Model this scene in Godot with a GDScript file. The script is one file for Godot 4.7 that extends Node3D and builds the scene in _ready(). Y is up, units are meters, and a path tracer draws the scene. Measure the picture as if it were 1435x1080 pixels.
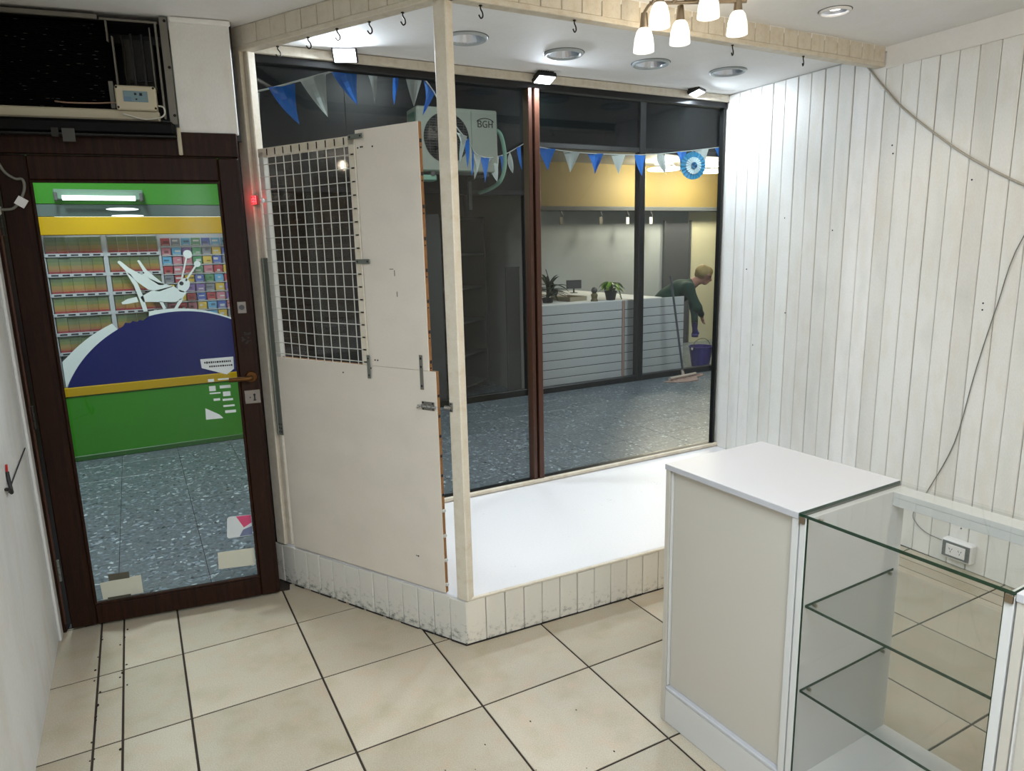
extends Node3D

# ---------------------------------------------------------------- mesh helper
class Shape:
	var v := PackedVector3Array()
	var n := PackedVector3Array()
	var t := PackedVector2Array()
	var c := PackedColorArray()
	var col := Color(1, 1, 1)
	var colored := false

	func tri(a, b, d, na, nb, nd, ta = Vector2.ZERO, tb = Vector2.ZERO, td = Vector2.ZERO):
		var g = (d - a).cross(b - a)
		if g.dot(na + nb + nd) < 0.0:
			var s = b; b = d; d = s
			s = nb; nb = nd; nd = s
			s = tb; tb = td; td = s
		v.append(a); v.append(b); v.append(d)
		n.append(na); n.append(nb); n.append(nd)
		t.append(ta); t.append(tb); t.append(td)
		for i in 3:
			c.append(col)

	func flat(nn, p):
		# texture coordinates in metres, by the main direction of the face
		var a = nn.abs()
		if a.x > a.y and a.x > a.z:
			return Vector2(p.z, -p.y)
		if a.y > a.z:
			return Vector2(p.x, p.z)
		return Vector2(p.x, -p.y)

	func face(pts, nn):
		for i in range(1, pts.size() - 1):
			tri(pts[0], pts[i], pts[i + 1], nn, nn, nn, flat(nn, pts[0]), flat(nn, pts[i]), flat(nn, pts[i + 1]))

	func quad_uv(o, ex, ey, nn):
		# o is the lower left corner; the picture stands upright along ey
		tri(o, o + ex, o + ex + ey, nn, nn, nn, Vector2(0, 1), Vector2(1, 1), Vector2(1, 0))
		tri(o, o + ex + ey, o + ey, nn, nn, nn, Vector2(0, 1), Vector2(1, 0), Vector2(0, 0))

	func box(at, size, bevel = 0.0, xf = Transform3D()):
		var h = size * 0.5
		var b = minf(bevel, minf(h.x, minf(h.y, h.z)) * 0.9)
		for a in 3:
			var u = (a + 1) % 3
			var w = (a + 2) % 3
			for s in [-1.0, 1.0]:
				var pts = []
				for q in [[-1, -1], [1, -1], [1, 1], [-1, 1]]:
					var p = Vector3()
					p[a] = s * h[a]
					p[u] = q[0] * (h[u] - b)
					p[w] = q[1] * (h[w] - b)
					pts.append(xf * (at + p))
				var nn = Vector3()
				nn[a] = s
				face(pts, (xf.basis * nn).normalized())
		if b <= 0.0:
			return
		for a in 3:
			var u = (a + 1) % 3
			var w = (a + 2) % 3
			for s in [-1.0, 1.0]:
				for r in [-1.0, 1.0]:
					var pts = []
					for q in [[0, -1], [0, 1], [1, 1], [1, -1]]:
						var p = Vector3()
						p[u] = s * (h[u] - (b if q[0] == 1 else 0.0))
						p[w] = r * (h[w] - (0.0 if q[0] == 1 else b))
						p[a] = q[1] * (h[a] - b)
						pts.append(xf * (at + p))
					var nn = Vector3()
					nn[u] = s
					nn[w] = r
					face(pts, (xf.basis * nn).normalized())
		for sx in [-1.0, 1.0]:
			for sy in [-1.0, 1.0]:
				for sz in [-1.0, 1.0]:
					var q = Vector3(sx, sy, sz)
					var pts = []
					for a in 3:
						var p = Vector3()
						for k in 3:
							p[k] = q[k] * (h[k] - (0.0 if k == a else b))
						pts.append(xf * (at + p))
					face(pts, (xf.basis * q).normalized())

	func inset(poly, d):
		var out = []
		var m = poly.size()
		for i in m:
			var e0 = (poly[i] - poly[(i + m - 1) % m]).normalized()
			var e1 = (poly[(i + 1) % m] - poly[i]).normalized()
			var n0 = Vector2(-e0.y, e0.x)
			var n1 = Vector2(-e1.y, e1.x)
			var bi = n0 + n1
			var l = maxf(bi.length_squared() * 0.5, 0.25)
			out.append(poly[i] + bi / l * d)
		return out

	# polygon in the local xy plane, pushed from z = z0 to z = z1 (z1 carries the chamfer)
	func prism(poly_in, z0, z1, bevel = 0.0, xf = Transform3D()):
		var poly = []
		for p in poly_in:
			poly.append(p)
		var area = 0.0
		for i in poly.size():
			area += poly[i].cross(poly[(i + 1) % poly.size()])
		if area < 0.0:
			poly.reverse()
		var top = inset(poly, bevel) if bevel > 0.0 else poly
		var sg = signf(z1 - z0)
		var zs = z1 - bevel * sg
		var m = poly.size()
		for i in m:
			var j = (i + 1) % m
			var a = poly[i]
			var b = poly[j]
			var e = (b - a).normalized()
			var nn = (xf.basis * Vector3(e.y, -e.x, 0)).normalized()
			face([xf * Vector3(a.x, a.y, z0), xf * Vector3(b.x, b.y, z0), xf * Vector3(b.x, b.y, zs), xf * Vector3(a.x, a.y, zs)], nn)
			if bevel > 0.0:
				var nb = (xf.basis * Vector3(e.y, -e.x, sg)).normalized()
				face([xf * Vector3(a.x, a.y, zs), xf * Vector3(b.x, b.y, zs), xf * Vector3(top[j].x, top[j].y, z1), xf * Vector3(top[i].x, top[i].y, z1)], nb)
		var up = (xf.basis * Vector3(0, 0, sg)).normalized()
		var ids = Geometry2D.triangulate_polygon(PackedVector2Array(top))
		for i in range(0, ids.size(), 3):
			face([xf * Vector3(top[ids[i]].x, top[ids[i]].y, z1), xf * Vector3(top[ids[i + 1]].x, top[ids[i + 1]].y, z1), xf * Vector3(top[ids[i + 2]].x, top[ids[i + 2]].y, z1)], up)
		ids = Geometry2D.triangulate_polygon(PackedVector2Array(poly))
		for i in range(0, ids.size(), 3):
			face([xf * Vector3(poly[ids[i]].x, poly[ids[i]].y, z0), xf * Vector3(poly[ids[i + 1]].x, poly[ids[i + 1]].y, z0), xf * Vector3(poly[ids[i + 2]].x, poly[ids[i + 2]].y, z0)], -up)

	func tube(path, r, sides = 8, r_end = -1.0):
		var m = path.size()
		var rings = []
		var norms = []
		var side = Vector3()
		for i in m:
			var d = (path[mini(i + 1, m - 1)] - path[maxi(i - 1, 0)]).normalized()
			if i == 0:
				side = d.cross(Vector3(0.31, 0.87, 0.22)).normalized()
			else:
				side = (side - d * side.dot(d)).normalized()
			var other = d.cross(side)
			var rr = r if r_end < 0.0 else lerpf(r, r_end, float(i) / (m - 1))
			var ring = []
			var nr = []
			for k in sides:
				var a = TAU * k / sides
				var nn = side * cos(a) + other * sin(a)
				ring.append(path[i] + nn * rr)
				nr.append(nn)
			rings.append(ring)
			norms.append(nr)
		for i in m - 1:
			for k in sides:
				var l = (k + 1) % sides
				tri(rings[i][k], rings[i][l], rings[i + 1][l], norms[i][k], norms[i][l], norms[i + 1][l])
				tri(rings[i][k], rings[i + 1][l], rings[i + 1][k], norms[i][k], norms[i + 1][l], norms[i + 1][k])
		face(rings[0], (path[0] - path[1]).normalized())
		face(rings[m - 1], (path[m - 1] - path[m - 2]).normalized())

	# profile: list of Vector2(radius, height); smooth round, hard between profile steps
	func lathe(profile, sides = 24, xf = Transform3D(), facet = false, squash = 1.0):
		for i in profile.size() - 1:
			var p = profile[i]
			var q = profile[i + 1]
			var d = q - p
			var ns = Vector2(d.y, -d.x).normalized()
			for k in sides:
				var a0 = TAU * k / sides
				var a1 = TAU * (k + 1) / sides
				var am = (a0 + a1) * 0.5
				var pts = []
				var nn = []
				for w in [[p, a0], [p, a1], [q, a1], [q, a0]]:
					pts.append(xf * Vector3(w[0].x * cos(w[1]), w[0].y, w[0].x * sin(w[1]) * squash))
					var ang = am if facet else w[1]
					nn.append((xf.basis * Vector3(ns.x * cos(ang), ns.y, ns.x * sin(ang))).normalized())
				if p.x > 1e-5:
					tri(pts[0], pts[1], pts[2], nn[0], nn[1], nn[2])
				if q.x > 1e-5:
					tri(pts[0], pts[2], pts[3], nn[0], nn[2], nn[3])

	# smooth lathe over the whole profile
	func lathe_smooth(profile, sides = 24, xf = Transform3D()):
		var m = profile.size()
		var pn = []
		for i in m:
			var d = profile[mini(i + 1, m - 1)] - profile[maxi(i - 1, 0)]
			pn.append(Vector2(d.y, -d.x).normalized())
		for i in m - 1:
			for k in sides:
				var a0 = TAU * k / sides
				var a1 = TAU * (k + 1) / sides
				var pts = []
				var nn = []
				for w in [[i, a0], [i, a1], [i + 1, a1], [i + 1, a0]]:
					var p = profile[w[0]]
					pts.append(xf * Vector3(p.x * cos(w[1]), p.y, p.x * sin(w[1])))
					nn.append((xf.basis * Vector3(pn[w[0]].x * cos(w[1]), pn[w[0]].y, pn[w[0]].x * sin(w[1]))).normalized())
				if profile[i].x > 1e-5:
					tri(pts[0], pts[1], pts[2], nn[0], nn[1], nn[2])
				if profile[i + 1].x > 1e-5:
					tri(pts[0], pts[2], pts[3], nn[0], nn[2], nn[3])

	func ball(at, r, seg = 12, rings = 8, stretch = Vector3.ONE):
		var prof = []
		for i in rings + 1:
			var a = PI * i / rings - PI / 2
			prof.append(Vector2(maxf(cos(a) * r, 0.0), sin(a) * r))
		lathe_smooth(prof, seg, Transform3D(Basis.from_scale(stretch), at))

	func mesh():
		var arr = []
		arr.resize(Mesh.ARRAY_MAX)
		arr[Mesh.ARRAY_VERTEX] = v
		arr[Mesh.ARRAY_NORMAL] = n
		arr[Mesh.ARRAY_TEX_UV] = t
		if colored:
			arr[Mesh.ARRAY_COLOR] = c
		var m = ArrayMesh.new()
		m.add_surface_from_arrays(Mesh.PRIMITIVE_TRIANGLES, arr)
		return m

# a smooth body from tapered bones: surface nets over a smooth minimum
func blob(s, bones, cell, k):
	var lo = Vector3(1e9, 1e9, 1e9)
	var hi = -lo
	for b in bones:
		var r = maxf(b[2], b[3]) + 4.0 * cell + 2.0 * k
		for p in [b[0], b[1]]:
			lo = lo.min(p - Vector3.ONE * r)
			hi = hi.max(p + Vector3.ONE * r)
	var dim = Vector3i(((hi - lo) / cell).ceil()) + Vector3i.ONE
	var sum = PackedFloat32Array()
	sum.resize(dim.x * dim.y * dim.z)
	for b in bones:
		var r = maxf(b[2], b[3]) + 3.0 * cell + 2.0 * k
		var bl = Vector3i(((b[0].min(b[1]) - Vector3.ONE * r - lo) / cell).floor()).max(Vector3i.ZERO)
		var bh = Vector3i(((b[0].max(b[1]) + Vector3.ONE * r - lo) / cell).ceil()).min(dim - Vector3i.ONE)
		var ab: Vector3 = b[1] - b[0]
		var inv = 1.0 / maxf(ab.length_squared(), 1e-9)
		for z in range(bl.z, bh.z + 1):
			for y in range(bl.y, bh.y + 1):
				for x in range(bl.x, bh.x + 1):
					var p = lo + Vector3(x, y, z) * cell
					var h = clampf((p - b[0]).dot(ab) * inv, 0.0, 1.0)
					var d = (p - b[0] - ab * h).length() - lerpf(b[2], b[3], h)
					if d < 3.0 * k + 2.0 * cell:
						sum[(z * dim.y + y) * dim.x + x] += exp(-d / k)
	var val = func(i): return 1.0 if sum[i] < 1e-9 else -k * log(sum[i])
	var ids = {}
	var pos = []
	var nor = []
	var step = [1, dim.x, dim.x * dim.y]
	for z in dim.z - 1:
		for y in dim.y - 1:
			for x in dim.x - 1:
				var i0 = (z * dim.y + y) * dim.x + x
				var inside = 0
				for q in 8:
					if sum[i0 + (q & 1) + (q >> 1 & 1) * step[1] + (q >> 2) * step[2]] > 1.0:
						inside += 1
				if inside == 0 or inside == 8:
					continue
				var f = []
				for q in 8:
					f.append(clampf(val.call(i0 + (q & 1) + (q >> 1 & 1) * step[1] + (q >> 2) * step[2]), -cell * 2, cell * 2))
				var acc = Vector3()
				var cnt = 0
				for q in 8:
					for a in 3:
						if q >> a & 1:
							continue
						var o = q | (1 << a)
						if (f[q] < 0) != (f[o] < 0):
							var w = f[q] / (f[q] - f[o])
							var p = Vector3(q & 1, q >> 1 & 1, q >> 2)
							p[a] = w
							acc += p
							cnt += 1
				ids[i0] = pos.size()
				pos.append(lo + (Vector3(x, y, z) + acc / cnt) * cell)
				nor.append(Vector3(f[1] + f[3] + f[5] + f[7] - f[0] - f[2] - f[4] - f[6], f[2] + f[3] + f[6] + f[7] - f[0] - f[1] - f[4] - f[5], f[4] + f[5] + f[6] + f[7] - f[0] - f[1] - f[2] - f[3]).normalized())
	for i0 in ids:
		for a in 3:
			var u = step[(a + 1) % 3]
			var w = step[(a + 2) % 3]
			if (sum[i0] > 1.0) == (sum[i0 + step[a]] > 1.0):
				continue
			if not (ids.has(i0 - u) and ids.has(i0 - w) and ids.has(i0 - u - w)):
				continue
			var q = [ids[i0], ids[i0 - u], ids[i0 - u - w], ids[i0 - w]]
			s.tri(pos[q[0]], pos[q[1]], pos[q[2]], nor[q[0]], nor[q[1]], nor[q[2]])
			s.tri(pos[q[0]], pos[q[2]], pos[q[3]], nor[q[0]], nor[q[2]], nor[q[3]])

# ---------------------------------------------------------------- naming helpers
var used := {}
var rng := RandomNumberGenerator.new()

func numbered(called):
	if not used.has(called):
		used[called] = 0
		return called
	used[called] += 1
	return "%s_%03d" % [called, used[called]]

func thing(called, label, category, xf = Transform3D(), group = "", kind = ""):
	var o = Node3D.new()
	o.name = numbered(called)
	o.transform = xf
	add_child(o)
	tag(o, label, category, group, kind)
	return o

func tag(o, label, category, group = "", kind = ""):
	o.set_meta("label", label)
	o.set_meta("category", category)
	if group:
		o.set_meta("group", group)
	if kind:
		o.set_meta("kind", kind)
	return o

func part(called, s, m, parent, label = "", at = null):
	var o = MeshInstance3D.new()
	o.name = called
	o.mesh = s.mesh() if s is Shape else s
	o.material_override = m
	if at != null:
		if at is Transform3D:
			o.transform = at
		else:
			o.position = at
	if label:
		o.set_meta("label", label)
	parent.add_child(o, true)
	return o

func single(called, s, m, label, category, group = "", xf = Transform3D(), kind = ""):
	var o = MeshInstance3D.new()
	o.name = numbered(called)
	o.mesh = s.mesh() if s is Shape else s
	o.material_override = m
	o.transform = xf
	add_child(o)
	return tag(o, label, category, group, kind)

func copy(o, label, xf, group = ""):
	var r = o.duplicate()
	r.name = numbered(str(o.name).rstrip("0123456789").rstrip("_"))
	r.transform = xf
	add_child(r)
	r.set_meta("label", label)
	if group:
		r.set_meta("group", group)
	return r

func bx(size, bevel = 0.0, at = Vector3.ZERO):
	var s = Shape.new()
	s.box(at, size, bevel)
	return s

func tb(path, r, sides = 8, r_end = -1.0):
	var s = Shape.new()
	s.tube(path, r, sides, r_end)
	return s

func pts(list):
	var out = []
	for i in range(0, list.size(), 2):
		out.append(Vector2(list[i], list[i + 1]))
	return out

func curve(points, steps = 6):
	# Catmull-Rom through the points
	var out = []
	for i in points.size() - 1:
		var p0 = points[maxi(i - 1, 0)]
		var p1 = points[i]
		var p2 = points[i + 1]
		var p3 = points[mini(i + 2, points.size() - 1)]
		for k in steps:
			var f = float(k) / steps
			out.append(0.5 * (2.0 * p1 + (p2 - p0) * f + (2.0 * p0 - 5.0 * p1 + 4.0 * p2 - p3) * f * f + (3.0 * p1 - p0 - 3.0 * p2 + p3) * f * f * f))
	out.append(points[points.size() - 1])
	return out

# ---------------------------------------------------------------- materials
var M := {}

func mat(key, color, rough = 0.6, metal = 0.0, spec = 0.5):
	var m = StandardMaterial3D.new()
	m.resource_name = key
	m.albedo_color = color
	m.roughness = rough
	m.metallic = metal
	m.metallic_specular = spec
	M[key] = m
	return m

func textured(key, tex, size, color = Color.WHITE, rough = 0.6, world = true):
	var m = mat(key, color, rough)
	m.albedo_texture = tex
	m.uv1_triplanar = true
	m.uv1_world_triplanar = world
	m.uv1_scale = Vector3.ONE / size
	return m

func glow(key, color, energy):
	var m = mat(key, Color(0.9, 0.9, 0.9), 0.5)
	m.emission_enabled = true
	m.emission = color
	m.emission_energy_multiplier = energy
	return m

func glass(key, color, alpha):
	var m = mat(key, Color(color.r, color.g, color.b, alpha), 0.02)
	m.transparency = BaseMaterial3D.TRANSPARENCY_ALPHA
	m.metallic_specular = 0.30
	return m

func noise(sd, freq, oct = 3, type = FastNoiseLite.TYPE_SIMPLEX_SMOOTH):
	var f = FastNoiseLite.new()
	f.seed = sd
	f.frequency = freq
	f.noise_type = type
	f.fractal_octaves = oct
	return f

func mottled(size, base, a, b, fine, sd, f1 = 0.012, streak = Vector2.ONE):
	var im = Image.create(size, size, true, Image.FORMAT_RGB8)
	var n1 = noise(sd, f1, 4)
	var n2 = noise(sd + 7, f1 * 2.3, 3)
	var n3 = noise(sd + 13, 0.35, 2)
	for y in size:
		for x in size:
			# mirrored halves, so that repeats meet without a seam
			var p = Vector2(minf(x, size - 1 - x), minf(y, size - 1 - y)) * streak
			var u = clampf(n1.get_noise_2dv(p) * 1.6, -1.0, 1.0)
			var w = clampf(n2.get_noise_2dv(p) * 1.4, 0.0, 1.0)
			var col = base.lerp(a, maxf(u, 0.0)).lerp(b, w)
			var g = n3.get_noise_2dv(p) * fine
			im.set_pixel(x, y, Color(col.r + g, col.g + g, col.b + g))
	im.generate_mipmaps()
	return ImageTexture.create_from_image(im)

func terrazzo(size, sd):
	var im = Image.create(size, size, true, Image.FORMAT_RGB8)
	var n1 = noise(sd, 0.05, 3)
	for y in size:
		for x in size:
			var g = n1.get_noise_2d(x, y) * 0.08
			im.set_pixel(x, y, Color(0.37 + g, 0.40 + g, 0.405 + g))
	var r = RandomNumberGenerator.new()
	r.seed = sd
	for i in 2500:
		var cx = r.randf() * size
		var cy = r.randf() * size
		var a = r.randf_range(3.0, 12.0)
		var b = a * r.randf_range(0.28, 0.7)
		var an = r.randf() * PI
		var g = r.randf()
		var col = Color(0.58, 0.61, 0.61) if g < 0.35 else Color(0.47, 0.52, 0.54) if g < 0.65 else Color(0.25, 0.28, 0.30)
		if g < 0.07:
			col = Color(0.72, 0.75, 0.74)
		elif g > 0.96:
			col = Color(0.13, 0.14, 0.15)
		var ca = cos(an)
		var sa = sin(an)
		for yy in range(-int(a) - 1, int(a) + 2):
			for xx in range(-int(a) - 1, int(a) + 2):
				var u = (xx * ca + yy * sa) / a
				var w = (-xx * sa + yy * ca) / b
				if u * u + w * w + 0.35 * absf(u * w) < 1.0:
					im.set_pixel(posmod(int(cx) + xx, size), posmod(int(cy) + yy, size), col)
	im.generate_mipmaps()
	return ImageTexture.create_from_image(im)

func grimy(size, base, dirt, sd, low):
	# scuffed paint; grey mould specks gather where the texture's lower end (the floor) is
	var im = Image.create(size, size, true, Image.FORMAT_RGB8)
	var n1 = noise(sd, 0.03, 4)
	var n2 = noise(sd + 3, 0.25, 2)
	for y in size:
		for x in size:
			var f = float(y) / size
			var g = n2.get_noise_2d(x, y)
			var thr = 0.62 - low * f * f
			var q = n1.get_noise_2d(x, y * 0.45) * 0.6 + g * 0.55
			var col = base
			if q > thr:
				col = base.lerp(dirt, clampf((q - thr) * 5.0, 0.0, 0.8))
			col += Color(1, 1, 1) * g * 0.012
			im.set_pixel(x, y, col)
	im.generate_mipmaps()
	return ImageTexture.create_from_image(im)

func materials():
	var tile_tex = mottled(1024, Color(0.80, 0.76, 0.67), Color(0.755, 0.71, 0.60), Color(0.81, 0.74, 0.64), 0.07, 11, 0.007)
	for i in 3:
		var k = [1.0, 0.96, 1.03][i]
		var m = textured("tile_%s" % ["cream", "buff", "pale"][i], tile_tex, 1.8, Color(0.85 * k, 0.85 * k, 0.86 * k * (0.99 if i == 1 else 1.0)), 0.38)
		m.uv1_offset = Vector3(0.37 * i, 0.0, 0.21 * i)
	var chips = mottled(512, Color(0.90, 0.90, 0.885), Color(0.85, 0.855, 0.835), Color(0.88, 0.87, 0.84), 0.02, 31, 0.01, Vector2(1.0, 0.35))
	textured("board_white", chips, 1.1, Color(0.965, 0.965, 0.965), 0.42)
	textured("board_pale", chips, 0.9, Color(0.985, 0.98, 0.985), 0.42)
	textured("board_dull", chips, 1.3, Color(0.94, 0.935, 0.93), 0.42)
	textured("plaster", chips, 1.6, Color(0.93, 0.935, 0.95), 0.7)
	textured("ceiling_paint", mottled(256, Color(0.92, 0.92, 0.915), Color(0.90, 0.90, 0.895), Color(0.905, 0.90, 0.89), 0.01, 35, 0.01), 2.2, Color.WHITE, 0.75)
	textured("trim_cream", mottled(256, Color(0.83, 0.80, 0.735), Color(0.79, 0.755, 0.68), Color(0.78, 0.735, 0.65), 0.03, 55, 0.02), 0.7, Color.WHITE, 0.5)
	textured("gate_paint", mottled(512, Color(0.85, 0.82, 0.77), Color(0.835, 0.80, 0.745), Color(0.825, 0.795, 0.75), 0.012, 77, 0.006), 1.5, Color.WHITE, 0.45)
	textured("door_wood", mottled(512, Color(0.155, 0.078, 0.042), Color(0.085, 0.042, 0.028), Color(0.205, 0.11, 0.06), 0.03, 91, 0.02, Vector2(1.0, 0.06)), 0.5, Color.WHITE, 0.5).metallic_specular = 0.3
	textured("raw_wood", mottled(256, Color(0.60, 0.44, 0.25), Color(0.50, 0.32, 0.17), Color(0.42, 0.22, 0.12), 0.05, 101, 0.03, Vector2(1, 0.2)), 0.2, Color.WHITE, 0.8)
	textured("mullion_wood", mottled(256, Color(0.27, 0.15, 0.095), Color(0.22, 0.12, 0.075), Color(0.30, 0.175, 0.12), 0.02, 111, 0.02, Vector2(1, 0.1)), 0.3, Color.WHITE, 0.4)
	var pl = mat("plinth_paint", Color.WHITE, 0.5)
	pl.albedo_texture = grimy(512, Color(0.82, 0.81, 0.775), Color(0.27, 0.30, 0.28), 41, 0.62)
	var pb = mat("plinth_front_paint", Color.WHITE, 0.5)
	pb.albedo_texture = grimy(512, Color(0.84, 0.82, 0.77), Color(0.40, 0.40, 0.36), 47, 0.46)
	textured("platform_white", grimy(512, Color(0.85, 0.85, 0.86), Color(0.66, 0.66, 0.66), 61, 0.1), 1.7, Color.WHITE, 0.42)
	textured("terrazzo", terrazzo(1024, 5), 1.6, Color(0.95, 0.97, 1.0), 0.34)
	mat("grout", Color(0.17, 0.135, 0.105), 0.95)
	mat("joint_dark", Color(0.20, 0.21, 0.215), 0.9)
	mat("laminate", Color(0.79, 0.79, 0.775), 0.4)
	mat("laminate_top", Color(0.71, 0.71, 0.72), 0.35)
	mat("laminate_cream", Color(0.735, 0.715, 0.67), 0.45)
	mat("edge_grey", Color(0.42, 0.40, 0.37), 0.6)
	mat("black", Color(0.018, 0.018, 0.02), 0.45)
	mat("coil_black", Color(0.008, 0.01, 0.011), 0.7, 0.0, 0.2)
	mat("navy_black", Color(0.012, 0.013, 0.018), 0.6, 0.0, 0.3)
	mat("cavity_grey", Color(0.28, 0.28, 0.27), 0.8)
	mat("dull_metal", Color(0.46, 0.45, 0.42), 0.55, 0.4)
	mat("galvanised", Color(0.43, 0.45, 0.42), 0.6, 0.35)
	mat("chrome", Color(0.80, 0.81, 0.82), 0.12, 1.0)
	mat("nickel", Color(0.60, 0.55, 0.48), 0.3, 1.0)
	mat("mirror_metal", Color(0.86, 0.89, 0.94), 0.34, 1.0)
	mat("brass", Color(0.36, 0.24, 0.12), 0.38, 0.9)
	mat("lock_steel", Color(0.52, 0.50, 0.48), 0.45, 0.7)
	mat("iron_hook", Color(0.16, 0.15, 0.13), 0.5, 0.8)
	mat("plastic_cream", Color(0.72, 0.69, 0.60), 0.5)
	mat("plastic_white", Color(0.86, 0.86, 0.86), 0.35)
	mat("plastic_grey", Color(0.26, 0.27, 0.29), 0.45)
	mat("panel_blue", Color(0.36, 0.47, 0.56), 0.5)
	mat("panel_teal", Color(0.42, 0.52, 0.55), 0.5)
	mat("cable_grey", Color(0.42, 0.42, 0.39), 0.6)
	mat("cable_pale", Color(0.63, 0.61, 0.565), 0.6)
	mat("cable_white", Color(0.78, 0.78, 0.74), 0.5)
	mat("cable_dark", Color(0.10, 0.10, 0.09), 0.6)
	mat("copper_wire", Color(0.62, 0.50, 0.42), 0.5)
	mat("wire_white", Color(0.74, 0.74, 0.71), 0.45)
	mat("paper", Color(0.78, 0.78, 0.72), 0.85)
	mat("paper_white", Color(0.80, 0.83, 0.84), 0.8)
	mat("tape_brown", Color(0.33, 0.32, 0.27), 0.6)
	mat("ink", Color(0.09, 0.10, 0.13), 0.8)
	mat("pink", Color(0.80, 0.30, 0.46), 0.7)
	mat("slate_blue", Color(0.42, 0.46, 0.58), 0.7)
	mat("red_print", Color(0.70, 0.06, 0.07), 0.5)
	mat("kiosk_green", Color(0.19, 0.48, 0.10), 0.6, 0.0, 0.3)
	mat("kiosk_dark_green", Color(0.11, 0.33, 0.08), 0.5)
	mat("kiosk_yellow", Color(0.67, 0.545, 0.015), 0.6, 0.0, 0.3)
	mat("kiosk_grey", Color(0.30, 0.36, 0.34), 0.15)
	mat("decal_blue", Color(0.05, 0.09, 0.34), 0.7, 0.0, 0.2)
	mat("decal_white", Color(0.80, 0.84, 0.82), 0.5)
	mat("shelf_white", Color(0.68, 0.71, 0.72), 0.5)
	mat("tower_tan", Color(0.55, 0.42, 0.27), 0.6)
	var vc = mat("printed_card", Color.WHITE, 0.5)
	vc.vertex_color_use_as_albedo = true
	textured("speckled_dark", mottled(512, Color(0.07, 0.075, 0.08), Color(0.04, 0.042, 0.045), Color(0.12, 0.125, 0.125), 0.05, 121, 0.03), 1.2, Color.WHITE, 0.3)
	mat("charcoal", Color(0.075, 0.08, 0.088), 0.75, 0.0, 0.25)
	mat("frame_dark", Color(0.085, 0.088, 0.10), 0.4)
	mat("dim_grey", Color(0.30, 0.30, 0.29), 0.6)
	mat("empty_shop_paint", Color(0.54, 0.53, 0.50), 0.8)
	mat("dim_brown", Color(0.11, 0.10, 0.085), 0.7)
	mat("slat_grey", Color(0.74, 0.755, 0.75), 0.5)
	mat("slat_gap", Color(0.16, 0.17, 0.18), 0.6)
	mat("shop_white", Color(0.78, 0.79, 0.78), 0.7)
	mat("shop_grey_wall", Color(0.60, 0.63, 0.64), 0.7)
	mat("shop_cream", Color(0.76, 0.75, 0.64), 0.7)
	mat("mustard", Color(0.43, 0.37, 0.18), 0.7)
	mat("shop_ceiling", Color(0.50, 0.49, 0.45), 0.8)
	mat("card_tan", Color(0.60, 0.56, 0.47), 0.8)
	mat("ledge_grey", Color(0.25, 0.27, 0.28), 0.6)
	mat("unit_cream", Color(0.58, 0.60, 0.55), 0.5)
	mat("unit_side", Color(0.36, 0.47, 0.40), 0.5)
	mat("hose_mint", Color(0.50, 0.66, 0.58), 0.5)
	mat("cord_white", Color(0.80, 0.82, 0.80), 0.8)
	var fb = mat("flag_blue", Color(0.13, 0.47, 0.84), 0.75)
	fb.backlight_enabled = true
	fb.backlight = Color(0.06, 0.20, 0.5)
	var fw = mat("flag_white", Color(0.74, 0.78, 0.76), 0.75)
	fw.backlight_enabled = true
	fw.backlight = Color(0.5, 0.5, 0.5)
	mat("fan_blue", Color(0.10, 0.52, 0.70), 0.6)
	mat("fan_white", Color(0.78, 0.86, 0.88), 0.6)
	mat("leaf_dark", Color(0.10, 0.175, 0.09), 0.45)
	mat("leaf_mid", Color(0.14, 0.27, 0.09), 0.45)
	mat("leaf_lime", Color(0.40, 0.55, 0.13), 0.45)
	mat("pot_dark", Color(0.12, 0.125, 0.13), 0.6)
	mat("stone_tan", Color(0.40, 0.37, 0.25), 0.7)
	mat("skin", Color(0.66, 0.47, 0.38), 0.6)
	mat("hair_blond", Color(0.60, 0.52, 0.32), 0.7)
	var sw = mat("sweater_green", Color(0.07, 0.20, 0.155), 0.9)
	sw.rim_enabled = true
	sw.rim = 0.3
	mat("trouser_dark", Color(0.10, 0.11, 0.16), 0.9)
	mat("glove_violet", Color(0.22, 0.20, 0.52), 0.5)
	mat("bucket_violet", Color(0.24, 0.18, 0.50), 0.4)
	mat("mop_cloth", Color(0.62, 0.52, 0.47), 0.95)
	mat("mop_bar", Color(0.72, 0.66, 0.60), 0.6)
	glass("pane_clear", Color(0.20, 0.26, 0.25), 0.014)
	glass("pane_door", Color(0.20, 0.26, 0.25), 0.016)
	glass("pane_case", Color(0.20, 0.30, 0.25), 0.10)
	var ge = glass("glass_edge", Color(0.05, 0.20, 0.12), 0.75)
	ge.roughness = 0.2
	glow("flood_face", Color(0.95, 0.97, 1.0), 7.0)
	glow("shade_glow", Color(1.0, 0.96, 0.89), 1.05)
	glow("disc_glow", Color(0.95, 1.0, 1.0), 1.3)
	glow("bulb_glow", Color(1.0, 0.96, 0.9), 6.0)
	glow("tube_glow", Color(0.92, 1.0, 0.97), 3.5)
	glow("ring_glow", Color(1.0, 1.0, 0.92), 1.4)
	glow("globe_glow", Color(1.0, 0.86, 0.66), 3.0)
	glow("red_led", Color(1.0, 0.03, 0.08), 0.9)

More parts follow.
